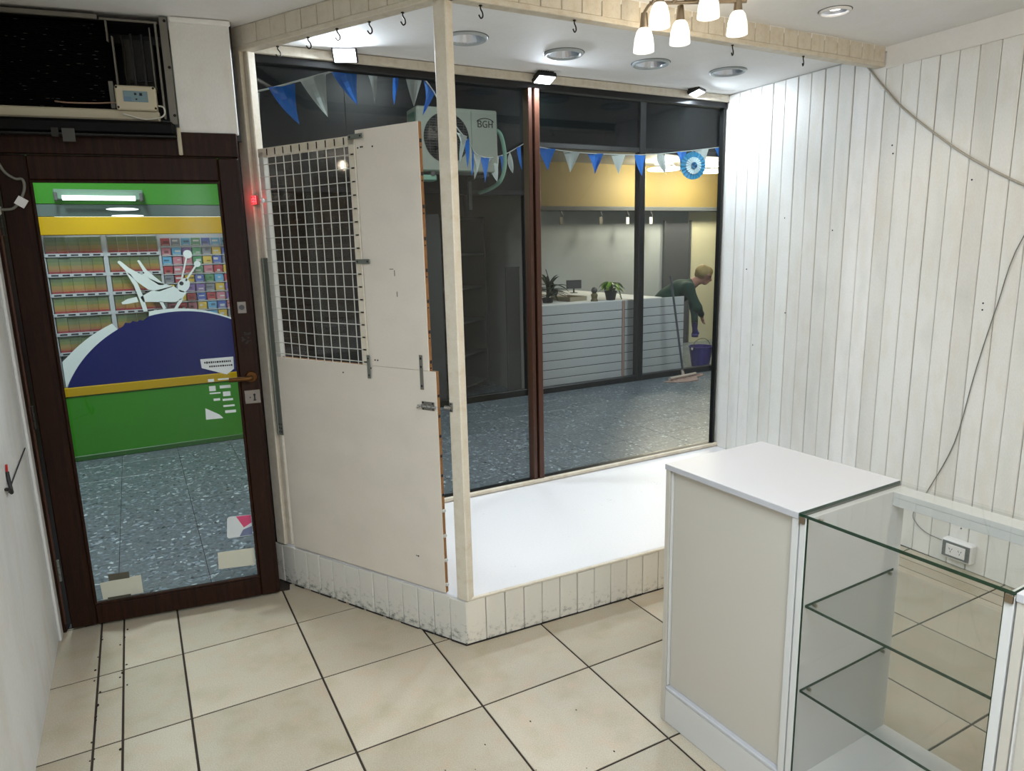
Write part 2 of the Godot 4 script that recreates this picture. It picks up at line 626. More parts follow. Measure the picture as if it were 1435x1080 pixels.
# ---------------------------------------------------------------- the place
const DE := Vector3(0.98857, 0, 0.15080)     # along the entrance wall
const GE := Vector3(0.48560, 0, 0.87420)     # along the gate
const CE := Vector3(0.03140, 0, 0.99951)     # along the counters
var DP := Transform3D(Basis(DE, Vector3.UP, Vector3(-0.15080, 0, 0.98857)), Vector3(0, 0, -0.4033))
var GP := Transform3D(Basis(GE, Vector3.UP, Vector3(-0.87420, 0, 0.48560)), Vector3(0.48, 0, -0.42))
var CP := Transform3D(Basis(CE, Vector3.UP, Vector3(-0.99951, 0, 0.03140)), Vector3(1.392, 0, 1.262))
const WZ := -0.545       # shop window plane
const RX := 3.36         # right wall
const LX := -0.45        # left wall
const CEIL := 2.49
const FZ := -3.45        # shop fronts across the corridor

func rx(z):
	# the right wall stands a little askew
	return RX - (z - 0.6) * 0.027

func _ready():
	rng.seed = 2024
	var cam = Camera3D.new()
	cam.name = "camera"
	cam.position = Vector3(-0.009, 1.576, 2.856)
	cam.rotation = Vector3(deg_to_rad(-11.4), deg_to_rad(-28.344), deg_to_rad(-1.343))
	cam.fov = 58.294
	cam.near = 0.05
	cam.far = 60.0
	add_child(cam)
	cam.current = true
	var env = Environment.new()
	env.background_mode = Environment.BG_COLOR
	env.background_color = Color(0.01, 0.01, 0.012)
	env.tonemap_mode = Environment.TONE_MAPPER_LINEAR
	env.tonemap_exposure = 1.0
	env.sdfgi_enabled = true
	env.ssao_enabled = true
	env.ssil_enabled = true
	var we = WorldEnvironment.new()
	we.name = "surroundings"
	we.environment = env
	add_child(we)
	materials()
	room_shell()
	shop_window()
	platform()
	entrance()
	wall_boards()
	corridor()
	kiosk()
	dark_shop()
	bright_shop()
	gate()
	counters()
	air_conditioner()
	lamps()
	garlands()
	cleaner()
	plants()
	small_things()

func slab(called, lo, hi, m, label, category, bevel = 0.0):
	var s = bx(hi - lo, bevel, Vector3.ZERO)
	return single(called, s, m, label, category, "", Transform3D(Basis(), (lo + hi) * 0.5), "structure")

func tile_part(parent, poly, m, y, gap, thick, bevel):
	# a tile cut to the polygon (x, z), with its own joint and eased edge
	var s = Shape.new()
	var q = []
	for p in poly:
		q.append(Vector2(p.x, -p.y))
	var shrunk = Geometry2D.offset_polygon(PackedVector2Array(q), -gap * 0.5)
	if shrunk.is_empty() or shrunk[0].size() < 3:
		return
	# lay the prism down: local xy -> x, -z ; local z -> y
	s.prism(shrunk[0], y - thick, y, bevel, Transform3D(Basis(Vector3(1, 0, 0), Vector3(0, 0, -1), Vector3(0, 1, 0)), Vector3.ZERO))
	part("tile", s, m, parent)

func rect(x0, z0, x1, z1):
	return PackedVector2Array([Vector2(x0, z0), Vector2(x1, z0), Vector2(x1, z1), Vector2(x0, z1)])

var ROOM := PackedVector2Array([Vector2(-0.455, -0.472), Vector2(0.478, -0.330), Vector2(0.497, -0.420), Vector2(1.013, 0.532), Vector2(3.355, 0.625), Vector2(3.355, 5.1), Vector2(-0.455, 5.1)])

func room_shell():
	var base = slab("floor", Vector3(-0.6, -0.12, -0.75), Vector3(3.5, -0.0026, 5.2), M.grout, "dark grouted floor of cream ceramic tiles in the empty shop", "floor")
	base.position = Vector3(1.45, -0.0613, 2.225)
	var xs = [-0.46, -0.295, -0.21, 0.0, 0.45, 0.90, 1.35, 1.80, 2.25, 2.70, 3.135, 3.225, 3.36]
	var skins = [M.tile_cream, M.tile_buff, M.tile_pale]
	for j in range(-2, 12):
		for i in xs.size() - 1:
			var z0 = 0.45 * j
			var z1 = z0 + 0.45
			var cuts = [[z0, z1]]
			if i == 1 and j == 0:
				cuts = [[z0, 0.12], [0.12, z1]]
			for c in cuts:
				for piece in Geometry2D.intersect_polygons(rect(xs[i], c[0], xs[i + 1], c[1]), ROOM):
					tile_part_local(base, piece, skins[(i * 7 + j * 5 + 20) % 3])
	# walls
	slab("wall_left", Vector3(-0.60, 0.0, -0.47), Vector3(LX, CEIL, 5.2), M.plaster, "plain white painted wall on the left of the door", "wall")
	slab("wall_right", Vector3(RX + 0.012, 0.0, WZ - 0.012), Vector3(RX + 0.15, CEIL, 5.2), M.board_dull, "white wall of narrow vertical tongue boards on the right", "wall")
	slab("wall_back", Vector3(-0.6, 0.0, 5.1), Vector3(3.5, CEIL, 5.2), M.tower_tan, "plain tan wall behind the viewer", "wall")
	slab("ceiling", Vector3(-0.6, CEIL + 0.07, -0.75), Vector3(3.5, CEIL + 0.17, 5.2), M.dim_grey, "structural slab over the shop's ceiling boards", "ceiling")
	var niche = PackedVector2Array(pts([0.44, -0.50, 0.50, -0.40, 1.03, 0.55, 3.6, 0.55, 3.6, -0.9, 0.44, -0.9]))
	var main = Geometry2D.clip_polygons(rect(-0.6, -0.75, 3.5, 5.2), niche)[0]
	holed("flat white painted ceiling of the shop", main, [-0.6, 0.75, 1.40, 2.643, 3.5], SPOTS, 0.058, CEIL + 0.06, CEIL)
	# crumbs of grout beside the two cut lines, and loose grit
	var cr = Shape.new()
	for i in 34:
		var zz = rng.randf_range(-0.40, 0.75)
		var xx = (-0.295 if rng.randf() < 0.5 else -0.21) + rng.randf_range(-0.014, 0.014)
		if i > 24:
			xx = rng.randf_range(0.3, 1.3)
			zz = rng.randf_range(0.9, 1.7)
		var r = rng.randf_range(0.002, 0.0055) if i <= 24 else rng.randf_range(0.0015, 0.003)
		cr.ball(Vector3(xx, 0.001, zz) - base.position, r, 7, 4, Vector3(1.0, 0.5, rng.randf_range(0.8, 2.2)))
	part("grout_crumb", cr, M.grout, base).set_meta("kind", "stuff")
	# corner trim of the left wall beside the door jamb
	var tr = Shape.new()
	tr.box(Vector3(0, 1.02, 0), Vector3(0.012, 2.04, 0.07), 0.004)
	single("trim_1", tr, M.plaster, "white flat trim on the left wall beside the door jamb", "trim", "", Transform3D(Basis(), Vector3(LX + 0.006, 0.0, -0.40)), "structure")

func tile_part_local(base, piece, m):
	# floor parts live in the floor's own axes
	var moved = PackedVector2Array()
	for p in piece:
		moved.append(Vector2(p.x - base.position.x, p.y - base.position.z))
	tile_part(base, moved, m, -base.position.y, 0.0075, 0.010, 0.0010)

const SPOTS := [Vector2(2.643, 0.80), Vector2(1.40, 1.36), Vector2(0.75, 3.9)]
const WELLS := [Vector2(1.386, -0.075), Vector2(1.915, -0.115), Vector2(2.425, -0.094), Vector2(2.921, -0.057)]

func holed(label, poly, xs, holes, r, y0, y1):
	# a ceiling board cut out round its recessed lamps: strips that meet at the lamps' centres
	var c = Shape.new()
	for i in xs.size() - 1:
		for piece in Geometry2D.intersect_polygons(poly, rect(xs[i], -2.0, xs[i + 1], 8.0)):
			var left = [piece]
			for h in holes:
				var ring = PackedVector2Array()
				for k in 40:
					ring.append(h + Vector2(r, 0).rotated(TAU * k / 40))
				var next = []
				for q in left:
					next.append_array(Geometry2D.clip_polygons(q, ring))
				left = next
			for q in left:
				var f = []
				for p in q:
					f.append(Vector2(p.x, -p.y))
				c.prism(f, y0, y1, 0.0, Transform3D(Basis(Vector3(1, 0, 0), Vector3(0, 0, -1), Vector3(0, 1, 0)), Vector3.ZERO))
	return single("ceiling", c, M.ceiling_paint, label, "ceiling", "", Transform3D(), "structure")

func shop_window():
	var w = thing("window_1", "wide shop window of two glass panes in a thin black frame", "window", Transform3D(Basis(), Vector3(1.96, 0.2, WZ)), "", "structure")
	var x0 = 0.52 - 1.96
	var x1 = rx(WZ) + 0.002 - 1.96
	part("frame", bx(Vector3(x1 - x0, 0.045, 0.05), 0.003, Vector3((x0 + x1) / 2, 2.215, 0)), M.black, w)
	part("frame", bx(Vector3(x1 - x0, 0.02, 0.04), 0.003, Vector3((x0 + x1) / 2, 0.004, -0.01)), M.black, w)
	part("frame", bx(Vector3(0.014, 2.22, 0.04), 0.003, Vector3(x1 - 0.007, 1.11, -0.005)), M.black, w)
	part("frame", bx(Vector3(0.03, 2.22, 0.05), 0.003, Vector3(x0 + 0.015, 1.11, 0)), M.black, w)
	part("mullion", bx(Vector3(0.024, 2.2, 0.06), 0.003, Vector3(-0.005, 1.10, 0.005)), M.mullion_wood, w, "brown wooden mullion post")
	part("mullion", bx(Vector3(0.032, 2.2, 0.07), 0.003, Vector3(0.038, 1.10, 0.0)), M.mullion_wood, w, "brown wooden mullion post")
	part("mullion_gap", bx(Vector3(0.02, 2.2, 0.03), 0.0, Vector3(0.014, 1.10, -0.01)), M.black, w)
	part("pane", bx(Vector3(-0.02 - x0 - 0.03, 2.19, 0.006), 0.0, Vector3((x0 + 0.03 - 0.02) / 2, 1.105, -0.012)), M.pane_clear, w)
	part("pane", bx(Vector3(x1 - 0.06 - 0.008, 2.19, 0.006), 0.0, Vector3((0.055 + x1 - 0.012) / 2, 1.105, -0.012)), M.pane_clear, w)
	part("sill_bead", bx(Vector3(x1 - x0, 0.022, 0.022), 0.004, Vector3((x0 + x1) / 2, 0.011, 0.036)), M.trim_cream, w, "pale putty bead along the foot of the glass")
	# header board, wall above and dwarf wall below
	slab("trim_2", Vector3(0.50, 2.425, WZ + 0.0), Vector3(RX + 0.03, CEIL - 0.025, WZ + 0.045), M.trim_cream, "cream painted header board along the top of the shop window", "trim", 0.002)
	slab("wall_front", Vector3(0.46, 2.42, WZ - 0.12), Vector3(3.5, 3.35, WZ + 0.0), M.speckled_dark, "dark outer wall above the shop window", "wall")
	slab("wall_front", Vector3(0.46, 0.0, WZ - 0.10), Vector3(3.5, 0.19, WZ - 0.01), M.speckled_dark, "dark low outer wall under the shop window", "wall")
	# display ceiling
	var poly = PackedVector2Array(pts([0.44, -0.50, 0.50, -0.40, 1.03, 0.55, RX + 0.005, 0.55, RX + 0.034, WZ, 0.44, WZ]))
	holed("lowered white ceiling board above the display platform", poly, [0.44, 1.386, 1.915, 2.425, 2.921, RX + 0.04], WELLS, 0.088, CEIL, CEIL - 0.022)

func platform():
	var p = thing("display_platform", "low white display platform clad in short white boards inside the shop window", "platform")
	var top = Shape.new()
	var q = []
	for v in pts([0.485, -0.435, 1.011, 0.520, RX - 0.003, 0.600, RX + 0.026, WZ + 0.03, 0.485, WZ + 0.03]):
		q.append(Vector2(v.x, -v.y))
	top.prism(q, 0.170, 0.198, 0.003, Transform3D(Basis(Vector3(1, 0, 0), Vector3(0, 0, -1), Vector3(0, 1, 0)), Vector3.ZERO))
	part("top", top, M.platform_white, p, "smooth white painted platform top")
	# carcass behind the boards
	var core = Shape.new()
	q = []
	for v in pts([0.50, -0.420, 1.018, 0.505, RX - 0.003, 0.585, RX + 0.026, WZ + 0.04, 0.50, WZ + 0.04]):
		q.append(Vector2(v.x, -v.y))
	core.prism(q, 0.0, 0.169, 0.0, Transform3D(Basis(Vector3(1, 0, 0), Vector3(0, 0, -1), Vector3(0, 1, 0)), Vector3.ZERO))
	part("carcass", core, M.grout, p)
	# diagonal front: 13 boards, then the return along the room
	var length = 1.094
	var n = 13
	var faces = [[GP, length, n, M.plinth_paint, 0.0], [Transform3D(Basis(Vector3(0.99916, 0, 0.0411), Vector3.UP, Vector3(-0.0411, 0, 0.99916)), Vector3(1.013, 0, 0.532)), 2.34, 27, M.plinth_front_paint, 0.0]]
	for f in faces:
		var w = f[1] / f[2]
		for i in f[2]:
			var s = Shape.new()
			var h = 0.188 + rng.randf_range(-0.004, 0.004)
			var jut = rng.randf_range(-0.0015, 0.0015)
			s.box(Vector3(0, h / 2 + 0.003, -0.006 + jut), Vector3(w - 0.003, h, 0.012), 0.0022)
			for k in s.t.size():
				s.t[k] = Vector2(s.t[k].x * 1.6 + 0.137 * i, clampf(1.0 - s.v[k].y / 0.20, 0.01, 0.99))
			part("board", s, f[3], p, "", f[0] * Transform3D(Basis(), Vector3((i + 0.5) * w, 0, 0)))
	part("board", bx(Vector3(0.058, 0.188, 0.012), 0.0022, Vector3(-0.030, 0.097, -0.006)), M.plinth_front_paint, p, "", GP)
	part("bead", bx(Vector3(2.34, 0.012, 0.014), 0.003, Vector3(1.17, 0.196, -0.004)), M.trim_cream, p, "", faces[1][0])
	# grime collected in the foot joint: a narrow broken line of dark mastic
	var gr = Shape.new()
	for f in faces:
		var x = 0.0
		while x < f[1] - 0.05:
			var l = rng.randf_range(0.03, 0.11)
			gr.box(Vector3(x + l / 2, 0.003, 0.002), Vector3(l, rng.randf_range(0.004, 0.008), rng.randf_range(0.003, 0.006)), 0.001, f[0])
			x += l + rng.randf_range(0.0, 0.05)
	part("dirt_line", gr, M.dim_brown, p).set_meta("kind", "stuff")

	# posts and the panelled beam above
	var po = thing("post", "cream painted wooden post between the glass door and the wire mesh gate", "post", Transform3D(GP.basis, GP.origin - GE * 0.035))
	part("shaft", bx(Vector3(0.062, 2.20, 0.05), 0.004, Vector3(0.035, 1.30, -0.02)), M.trim_cream, po)
	part("fillet", bx(Vector3(0.028, 2.20, 0.04), 0.004, Vector3(0.082, 1.30, -0.03)), M.trim_cream, po)
	var pr = Shape.new()
	pr.box(Vector3(0, 1.295, -0.02), Vector3(0.056, 2.20, 0.042), 0.004)
	single("post", pr, M.trim_cream, "cream painted free-standing corner post right of the gate, rising to the beam", "post", "", Transform3D(GP.basis, GP.origin + GE * 1.078))
	var b = thing("ceiling_beam", "boxed ceiling beam of short cream boards around the display platform, hung with hooks", "beam")
	var runs = [[Transform3D(GP.basis, GP.origin - GE * 0.03 + Vector3.UP * 2.395), 1.15, 13], [Transform3D(Basis(), Vector3(1.03, 2.395, 0.545)), RX - 1.03 - 0.005, 26]]
	for r in runs:
		var w = r[1] / r[2]
		for i in r[2]:
			part("board", bx(Vector3(w - 0.0025, 0.0742, 0.012), 0.0022, Vector3(0, 0.057, rng.randf_range(-0.001, 0.001))), M.trim_cream, b, "", r[0] * Transform3D(Basis(), Vector3((i + 0.5) * w, 0, 0)))
		part("batten", bx(Vector3(r[1], 0.02, 0.05), 0.003, Vector3(r[1] / 2, 0.010, -0.017)), M.trim_cream, b, "", r[0])
		part("core", bx(Vector3(r[1] - 0.01, 0.072, 0.03), 0.0, Vector3(r[1] / 2, 0.056, -0.022)), M.dim_brown, b, "", r[0])

func wall_boards():
	var w = get_node("wall_right")
	var o = w.position
	var step = 0.0884
	var shapes = []
	for k in 3:
		shapes.append(bx(Vector3(0.012, 2.385, step - 0.0028), 0.003).mesh())
	var tall = bx(Vector3(0.012, 2.462, step - 0.0028), 0.003).mesh()
	var skins = [M.board_white, M.board_pale, M.board_dull, M.board_white]
	for i in 63:
		var z = -0.505 + step * (i + 0.5)
		var jut = rng.randf_range(-0.0012, 0.0012)
		var top_y = 1.1955
		if z > 5.05:
			break
		var under = z < 0.54
		if under:
			top_y = 1.233
		part("board", tall if under else shapes[i % 3], skins[rng.randi() % 4], w, "", Vector3(RX + 0.006 + jut, top_y, z) - o)
	part("frieze", bx(Vector3(0.010, 0.1025, 4.6), 0.002), M.ceiling_paint, w, "smooth white frieze strip above the boards", Vector3(RX + 0.007, 2.4395, 2.85) - o)
	# old screw holes
	var h = Shape.new()
	for q in [[1.275, 1.126], [1.245, 1.126], [2.02, 0.62], [1.98, 0.628], [1.62, 0.31], [1.70, -0.02], [1.15, 0.02], [0.93, -0.22], [1.40, -0.30], [1.82, 1.02], [0.20, 1.14]]:
		h.lathe([Vector2(0.0, 0.0008), Vector2(0.004, 0.0008), Vector2(0.004, -0.002)], 8, Transform3D(Basis(Vector3(0, 0, 1), PI / 2), Vector3(RX - 0.0005, q[0], q[1]) - o))
	part("screw_hole", h, M.ink, w).set_meta("kind", "stuff")
	# turn the finished wall about its foot at z = 0.6
	var pivot = Vector3(RX, 0, 0.6)
	var turn = Basis(Vector3.UP, -0.027)
	w.transform = Transform3D(turn, pivot + turn * (o - pivot))

func entrance():
	# wall around the door: header, AC opening surround, white infill board
	var f = thing("wall_front", "dark brown timber wall over the glass door, with a white infill board", "wall", DP, "", "structure")
	part("header", bx(Vector3(0.915, 0.095, 0.05), 0.004, Vector3(-0.010, 2.009, -0.005)), M.door_wood, f, "dark brown door header")
	part("infill_board", bx(Vector3(0.222, 0.44, 0.014), 0.003, Vector3(0.345, 2.272, 0.0)), M.board_white, f, "white painted infill board right of the air conditioner")
	part("cornice", bx(Vector3(0.225, 0.02, 0.022), 0.005, Vector3(0.35, 2.478, 0.008)), M.ceiling_paint, f)
	part("backing", bx(Vector3(0.23, 0.46, 0.03), 0.0, Vector3(0.349, 2.26, -0.025)), M.black, f)
	part("fascia", bx(Vector3(1.6, 0.95, 0.03), 0.0, Vector3(-0.3, 2.9, -0.2)), M.speckled_dark, f)
	part("jamb", bx(Vector3(0.036, 1.96, 0.09), 0.004, Vector3(-0.443, 0.98, -0.01)), M.door_wood, f, "dark brown hinge jamb")
	part("jamb", bx(Vector3(0.022, 1.96, 0.075), 0.003, Vector3(0.433, 0.98, -0.055)), M.door_wood, f, "dark brown latch jamb")
	part("jamb_bead", bx(Vector3(0.008, 1.90, 0.010), 0.002, Vector3(-0.424, 0.99, 0.036)), M.mullion_wood, f)
	# brown cheek between latch jamb and corridor wall
	part("cheek", bx(Vector3(0.09, 2.42, 0.02), 0.0, Vector3(0.485, 1.21, -0.20)), M.speckled_dark, f)
	part("cheek", bx(Vector3(0.016, 2.42, 0.13), 0.0, Vector3(0.436, 1.21, -0.155)), M.door_wood, f)
	var d = thing("door_1", "dark brown wooden door with one tall glass pane, lever handle on the right", "door", DP, "", "structure")
	part("stile", bx(Vector3(0.098, 1.945, 0.045), 0.005, Vector3(-0.357, 0.984, 0.012)), M.door_wood, d)
	part("stile", bx(Vector3(0.081, 1.945, 0.045), 0.005, Vector3(0.4045, 0.984, 0.012)), M.door_wood, d)
	part("rail", bx(Vector3(0.672, 0.092, 0.045), 0.005, Vector3(0.028, 1.911, 0.012)), M.door_wood, d)
	part("rail", bx(Vector3(0.672, 0.090, 0.045), 0.005, Vector3(0.028, 0.056, 0.012)), M.door_wood, d)
	for q in [[0.028, 1.860, 0.672, 0.010], [0.028, 0.106, 0.672, 0.010], [-0.303, 0.983, 0.010, 1.75], [0.359, 0.983, 0.010, 1.75]]:
		part("glazing_bead", bx(Vector3(q[2], q[3], 0.012), 0.003, Vector3(q[0], q[1], 0.030)), M.door_wood, d)
	part("pane", bx(Vector3(0.676, 1.77, 0.006), 0.0, Vector3(0.028, 0.983, 0.010)), M.pane_door, d)
	var wear = Shape.new()
	for i in 14:
		wear.box(Vector3(0.380 + rng.randf() * 0.045, 1.19 + rng.randf() * 0.05, 0.0346), Vector3(rng.randf_range(0.003, 0.012), rng.randf_range(0.002, 0.008), 0.0008), 0.0)
	part("wear_mark", wear, M.black, d).set_meta("kind", "stuff")
	# lever handle
	var hd = Shape.new()
	hd.lathe([Vector2(0.0, 0.012), Vector2(0.022, 0.010), Vector2(0.026, 0.0)], 20, Transform3D(Basis(Vector3(1, 0, 0), PI / 2), Vector3(0.412, 1.042, 0.0345)))
	hd.tube(curve([Vector3(0.412, 1.042, 0.04), Vector3(0.411, 1.042, 0.078), Vector3(0.398, 1.042, 0.086), Vector3(0.36, 1.043, 0.086), Vector3(0.323, 1.042, 0.084)], 5), 0.0095, 10, 0.0105)
	part("handle", hd, M.brass, d, "brown brass lever handle")
	var lk = part("lock_plate", bx(Vector3(0.064, 0.060, 0.004), 0.0015, Vector3(0.409, 0.953, 0.036)), M.lock_steel, d, "small square steel lock plate with keyhole")
	var kh = Shape.new()
	kh.lathe([Vector2(0, 0.001), Vector2(0.005, 0.001), Vector2(0.005, 0)], 12, Transform3D(Basis(Vector3(1, 0, 0), PI / 2), Vector3(0.417, 0.962, 0.038)))
	kh.box(Vector3(0.417, 0.951, 0.0385), Vector3(0.006, 0.026, 0.001))
	kh.box(Vector3(0.417, 0.938, 0.0385), Vector3(0.011, 0.006, 0.001))
	kh.lathe([Vector2(0, 0.001), Vector2(0.003, 0.001), Vector2(0.003, 0)], 10, Transform3D(Basis(Vector3(1, 0, 0), PI / 2), Vector3(0.399, 0.951, 0.038)))
	part("keyhole", kh, M.black, lk)
	var cy = part("cylinder_plate", bx(Vector3(0.035, 0.050, 0.005), 0.0015, Vector3(0.401, 1.345, 0.0365)), M.lock_steel, d, "small upper cylinder lock")
	var ring = Shape.new()
	ring.lathe([Vector2(0.0, 0.003), Vector2(0.006, 0.003), Vector2(0.006, 0.006), Vector2(0.011, 0.006), Vector2(0.011, 0.0)], 18, Transform3D(Basis(Vector3(1, 0, 0), PI / 2), Vector3(0.401, 1.346, 0.039)))
	part("cylinder", ring, M.plastic_grey, cy)
	for y in [0.24, 0.90, 1.66]:
		var hg = Shape.new()
		for k in 3:
			hg.lathe([Vector2(0.0, 0.0), Vector2(0.006, 0.0), Vector2(0.006, 0.030), Vector2(0.0, 0.030)], 10, Transform3D(Basis(), Vector3(-0.415, y + k * 0.032, 0.040)))
		part("hinge", hg, M.galvanised if y < 0.5 else M.dim_brown, d)
	# papers stuck on the door glass
	var g = Shape.new()
	g.prism(pts([0.214, 1.131, 0.346, 1.133, 0.344, 1.08, 0.313, 1.057, 0.216, 1.093]), 0.0, 0.0012)
	var nt = single("door_notice", g, M.paper_white, "white angled sticker with two lines of small print on the door glass", "sticker", "", DP * Transform3D(Basis(), Vector3(0, 0, 0.0132)))
	var tx = Shape.new()
	for row in [[0.228, 0.330, 1.115, 0.010], [0.246, 0.334, 1.097, 0.008]]:
		var x = row[0]
		while x < row[1]:
			var l = rng.randf_range(0.004, 0.008)
			tx.box(Vector3(x + l / 2, row[2], 0.0013), Vector3(l, row[3] * rng.randf_range(0.7, 1.0), 0.0006))
			x += l + 0.0024
	part("print", tx, M.ink, nt).set_meta("kind", "stuff")
	var row = 0
	for q in [[0.247, 1.036, 0.024, 0.012], [0.249, 1.000, 0.026, 0.022], [0.258, 0.979, 0.044, 0.006], [0.262, 0.950, 0.026, 0.010], [0.297, 1.038, 0.044, 0.006], [0.301, 1.004, 0.044, 0.013], [0.304, 0.972, 0.030, 0.020], [0.306, 0.946, 0.042, 0.009], [0.308, 0.918, 0.046, 0.008], [0.312, 0.892, 0.044, 0.012]]:
		var col = "left" if row < 4 else "right"
		single("logo_sticker", bx(Vector3(q[2], q[3], 0.001)), M.paper_white, "tiny white sticker, %s in the %s column under the notice" % [["topmost", "second", "third", "fourth", "topmost", "second", "third", "fourth", "fifth", "sixth"][row], col], "sticker", "tiny stickers under the notice", DP * Transform3D(Basis(), Vector3(q[0], q[1], 0.0138)))
		row += 1
	var tg = Shape.new()
	tg.prism(pts([0.212, 0.916, 0.210, 0.865, 0.280, 0.865, 0.266, 0.882]), 0.0, 0.0012)
	single("triangle_sticker", tg, M.paper_white, "white triangular sticker low beside the columns of tiny stickers", "sticker", "", DP * Transform3D(Basis(), Vector3(0, 0, 0.0132)))
	var p1 = Shape.new()
	p1.prism(pts([-0.281, 0.190, -0.122, 0.199, -0.121, 0.114, -0.278, 0.112]), 0.0, 0.0012)
	var pa = single("taped_note", p1, M.paper, "white paper note taped at the lower left corner of the door glass", "note", "", DP * Transform3D(Basis(), Vector3(0, 0, 0.0132)))
	part("tape", bx(Vector3(0.08, 0.030, 0.0008), 0.0, Vector3(-0.206, 0.209, 0.0016)), M.tape_brown, pa, "brown strip of tape along the top")
	part("tape", bx(Vector3(0.09, 0.020, 0.0008), 0.0, Vector3(-0.215, 0.109, 0.0016)), M.tape_brown, pa)
	var p2 = Shape.new()
	p2.prism(pts([0.195, 0.246, 0.350, 0.243, 0.350, 0.158, 0.192, 0.166]), 0.0, 0.0012)
	single("paper_slip", p2, M.paper, "pale paper slip at the lower right corner of the door glass", "note", "", DP * Transform3D(Basis(), Vector3(0, 0, 0.0132)))
	var st = Shape.new()
	st.prism(pts([0.250, 0.400, 0.259, 0.408, 0.350, 0.404, 0.350, 0.306, 0.248, 0.306, 0.241, 0.314]), 0.0, 0.0012)
	var so = single("shape_sticker", st, M.paper_white, "rounded white sticker with pink and blue shapes above the paper slip", "sticker", "", DP * Transform3D(Basis(), Vector3(0, 0, 0.0132)))
	var s1 = Shape.new()
	s1.prism(pts([0.288, 0.405, 0.350, 0.403, 0.350, 0.366, 0.316, 0.348]), 0.0, 0.0006)
	part("pink_shape", s1, M.pink, so, "pink wedge", Vector3(0, 0, 0.0013))
	s1 = Shape.new()
	s1.prism(pts([0.294, 0.308, 0.312, 0.338, 0.350, 0.350, 0.350, 0.308]), 0.0, 0.0006)
	part("blue_shape", s1, M.slate_blue, so, "slate blue curve", Vector3(0, 0, 0.0013))

func corridor():
	var f = slab("floor", Vector3(-3.2, -0.12, -6.3), Vector3(10.2, -0.003, -0.36), M.joint_dark, "grey terrazzo tiled corridor floor outside the shop window", "floor")
	var o = f.position
	var outer = PackedVector2Array([Vector2(-3.1, -6.2), Vector2(10.1, -6.2), Vector2(10.1, -0.64), Vector2(0.62, -0.64), Vector2(0.425, -0.42), Vector2(0.40, -0.347), Vector2(-0.455, -0.477), Vector2(-3.1, -0.88)])
	var near = Geometry2D.intersect_polygons(outer, rect(-1.436, FZ - 0.0, 6.964, 1.0))[0]
	var k = 0
	for j in 8:
		for i in 21:
			var cell = rect(-1.436 + 0.4 * i, -0.70 - 0.4 * (j - 1) - 0.4, -1.436 + 0.4 * (i + 1), -0.70 - 0.4 * (j - 1))
			for piece in Geometry2D.intersect_polygons(cell, near):
				var moved = PackedVector2Array()
				for p in piece:
					moved.append(Vector2(p.x - o.x, p.y - o.z))
				tile_part(f, moved, M.terrazzo, -o.y, 0.003, 0.01, 0.0008)
				k += 1
	var rest = Shape.new()
	for r in [rect(-3.1, -6.2, -1.436, -0.95), rect(6.964, -6.2, 10.1, -0.64), rect(-1.436, -6.2, 6.964, FZ)]:
		var q = []
		for p in r:
			q.append(Vector2(p.x - o.x, -(p.y - o.z)))
		rest.prism(q, -o.y - 0.01, -o.y, 0.0, Transform3D(Basis(Vector3(1, 0, 0), Vector3(0, 0, -1), Vector3(0, 1, 0)), Vector3.ZERO))
	part("outer_paving", rest, M.terrazzo, f)
	slab("ceiling", Vector3(-3.2, 3.35, -6.3), Vector3(10.2, 3.45, -0.3), M.empty_shop_paint, "plain grey corridor ceiling", "ceiling")
	slab("wall_end", Vector3(-3.2, 0.0, -6.3), Vector3(-3.1, 3.35, -0.6), M.shop_white, "left end wall of the corridor", "wall")
	slab("wall_end", Vector3(10.1, 0.0, -6.3), Vector3(10.2, 3.35, -0.3), M.shop_cream, "right end wall of the corridor", "wall")
	slab("wall_far", Vector3(-3.2, 0.0, -6.3), Vector3(10.2, 3.35, -6.2), M.empty_shop_paint, "back wall behind the shops across the corridor", "wall")
	slab("wall_front", Vector3(RX + 0.148, 0.0, -0.60), Vector3(10.2, 3.35, -0.558), M.speckled_dark, "corridor wall right of the shop window", "wall")
	slab("wall_front", Vector3(-3.2, 0.0, -0.80), Vector3(-0.62, 3.35, -0.60), M.shop_white, "corridor wall left of the glass door", "wall")

func poly_piece(called, parent, list, m, z0, z1, label = ""):
	var s = Shape.new()
	s.prism(pts(list), z0, z1, 0.0)
	return part(called, s, m, parent, label)

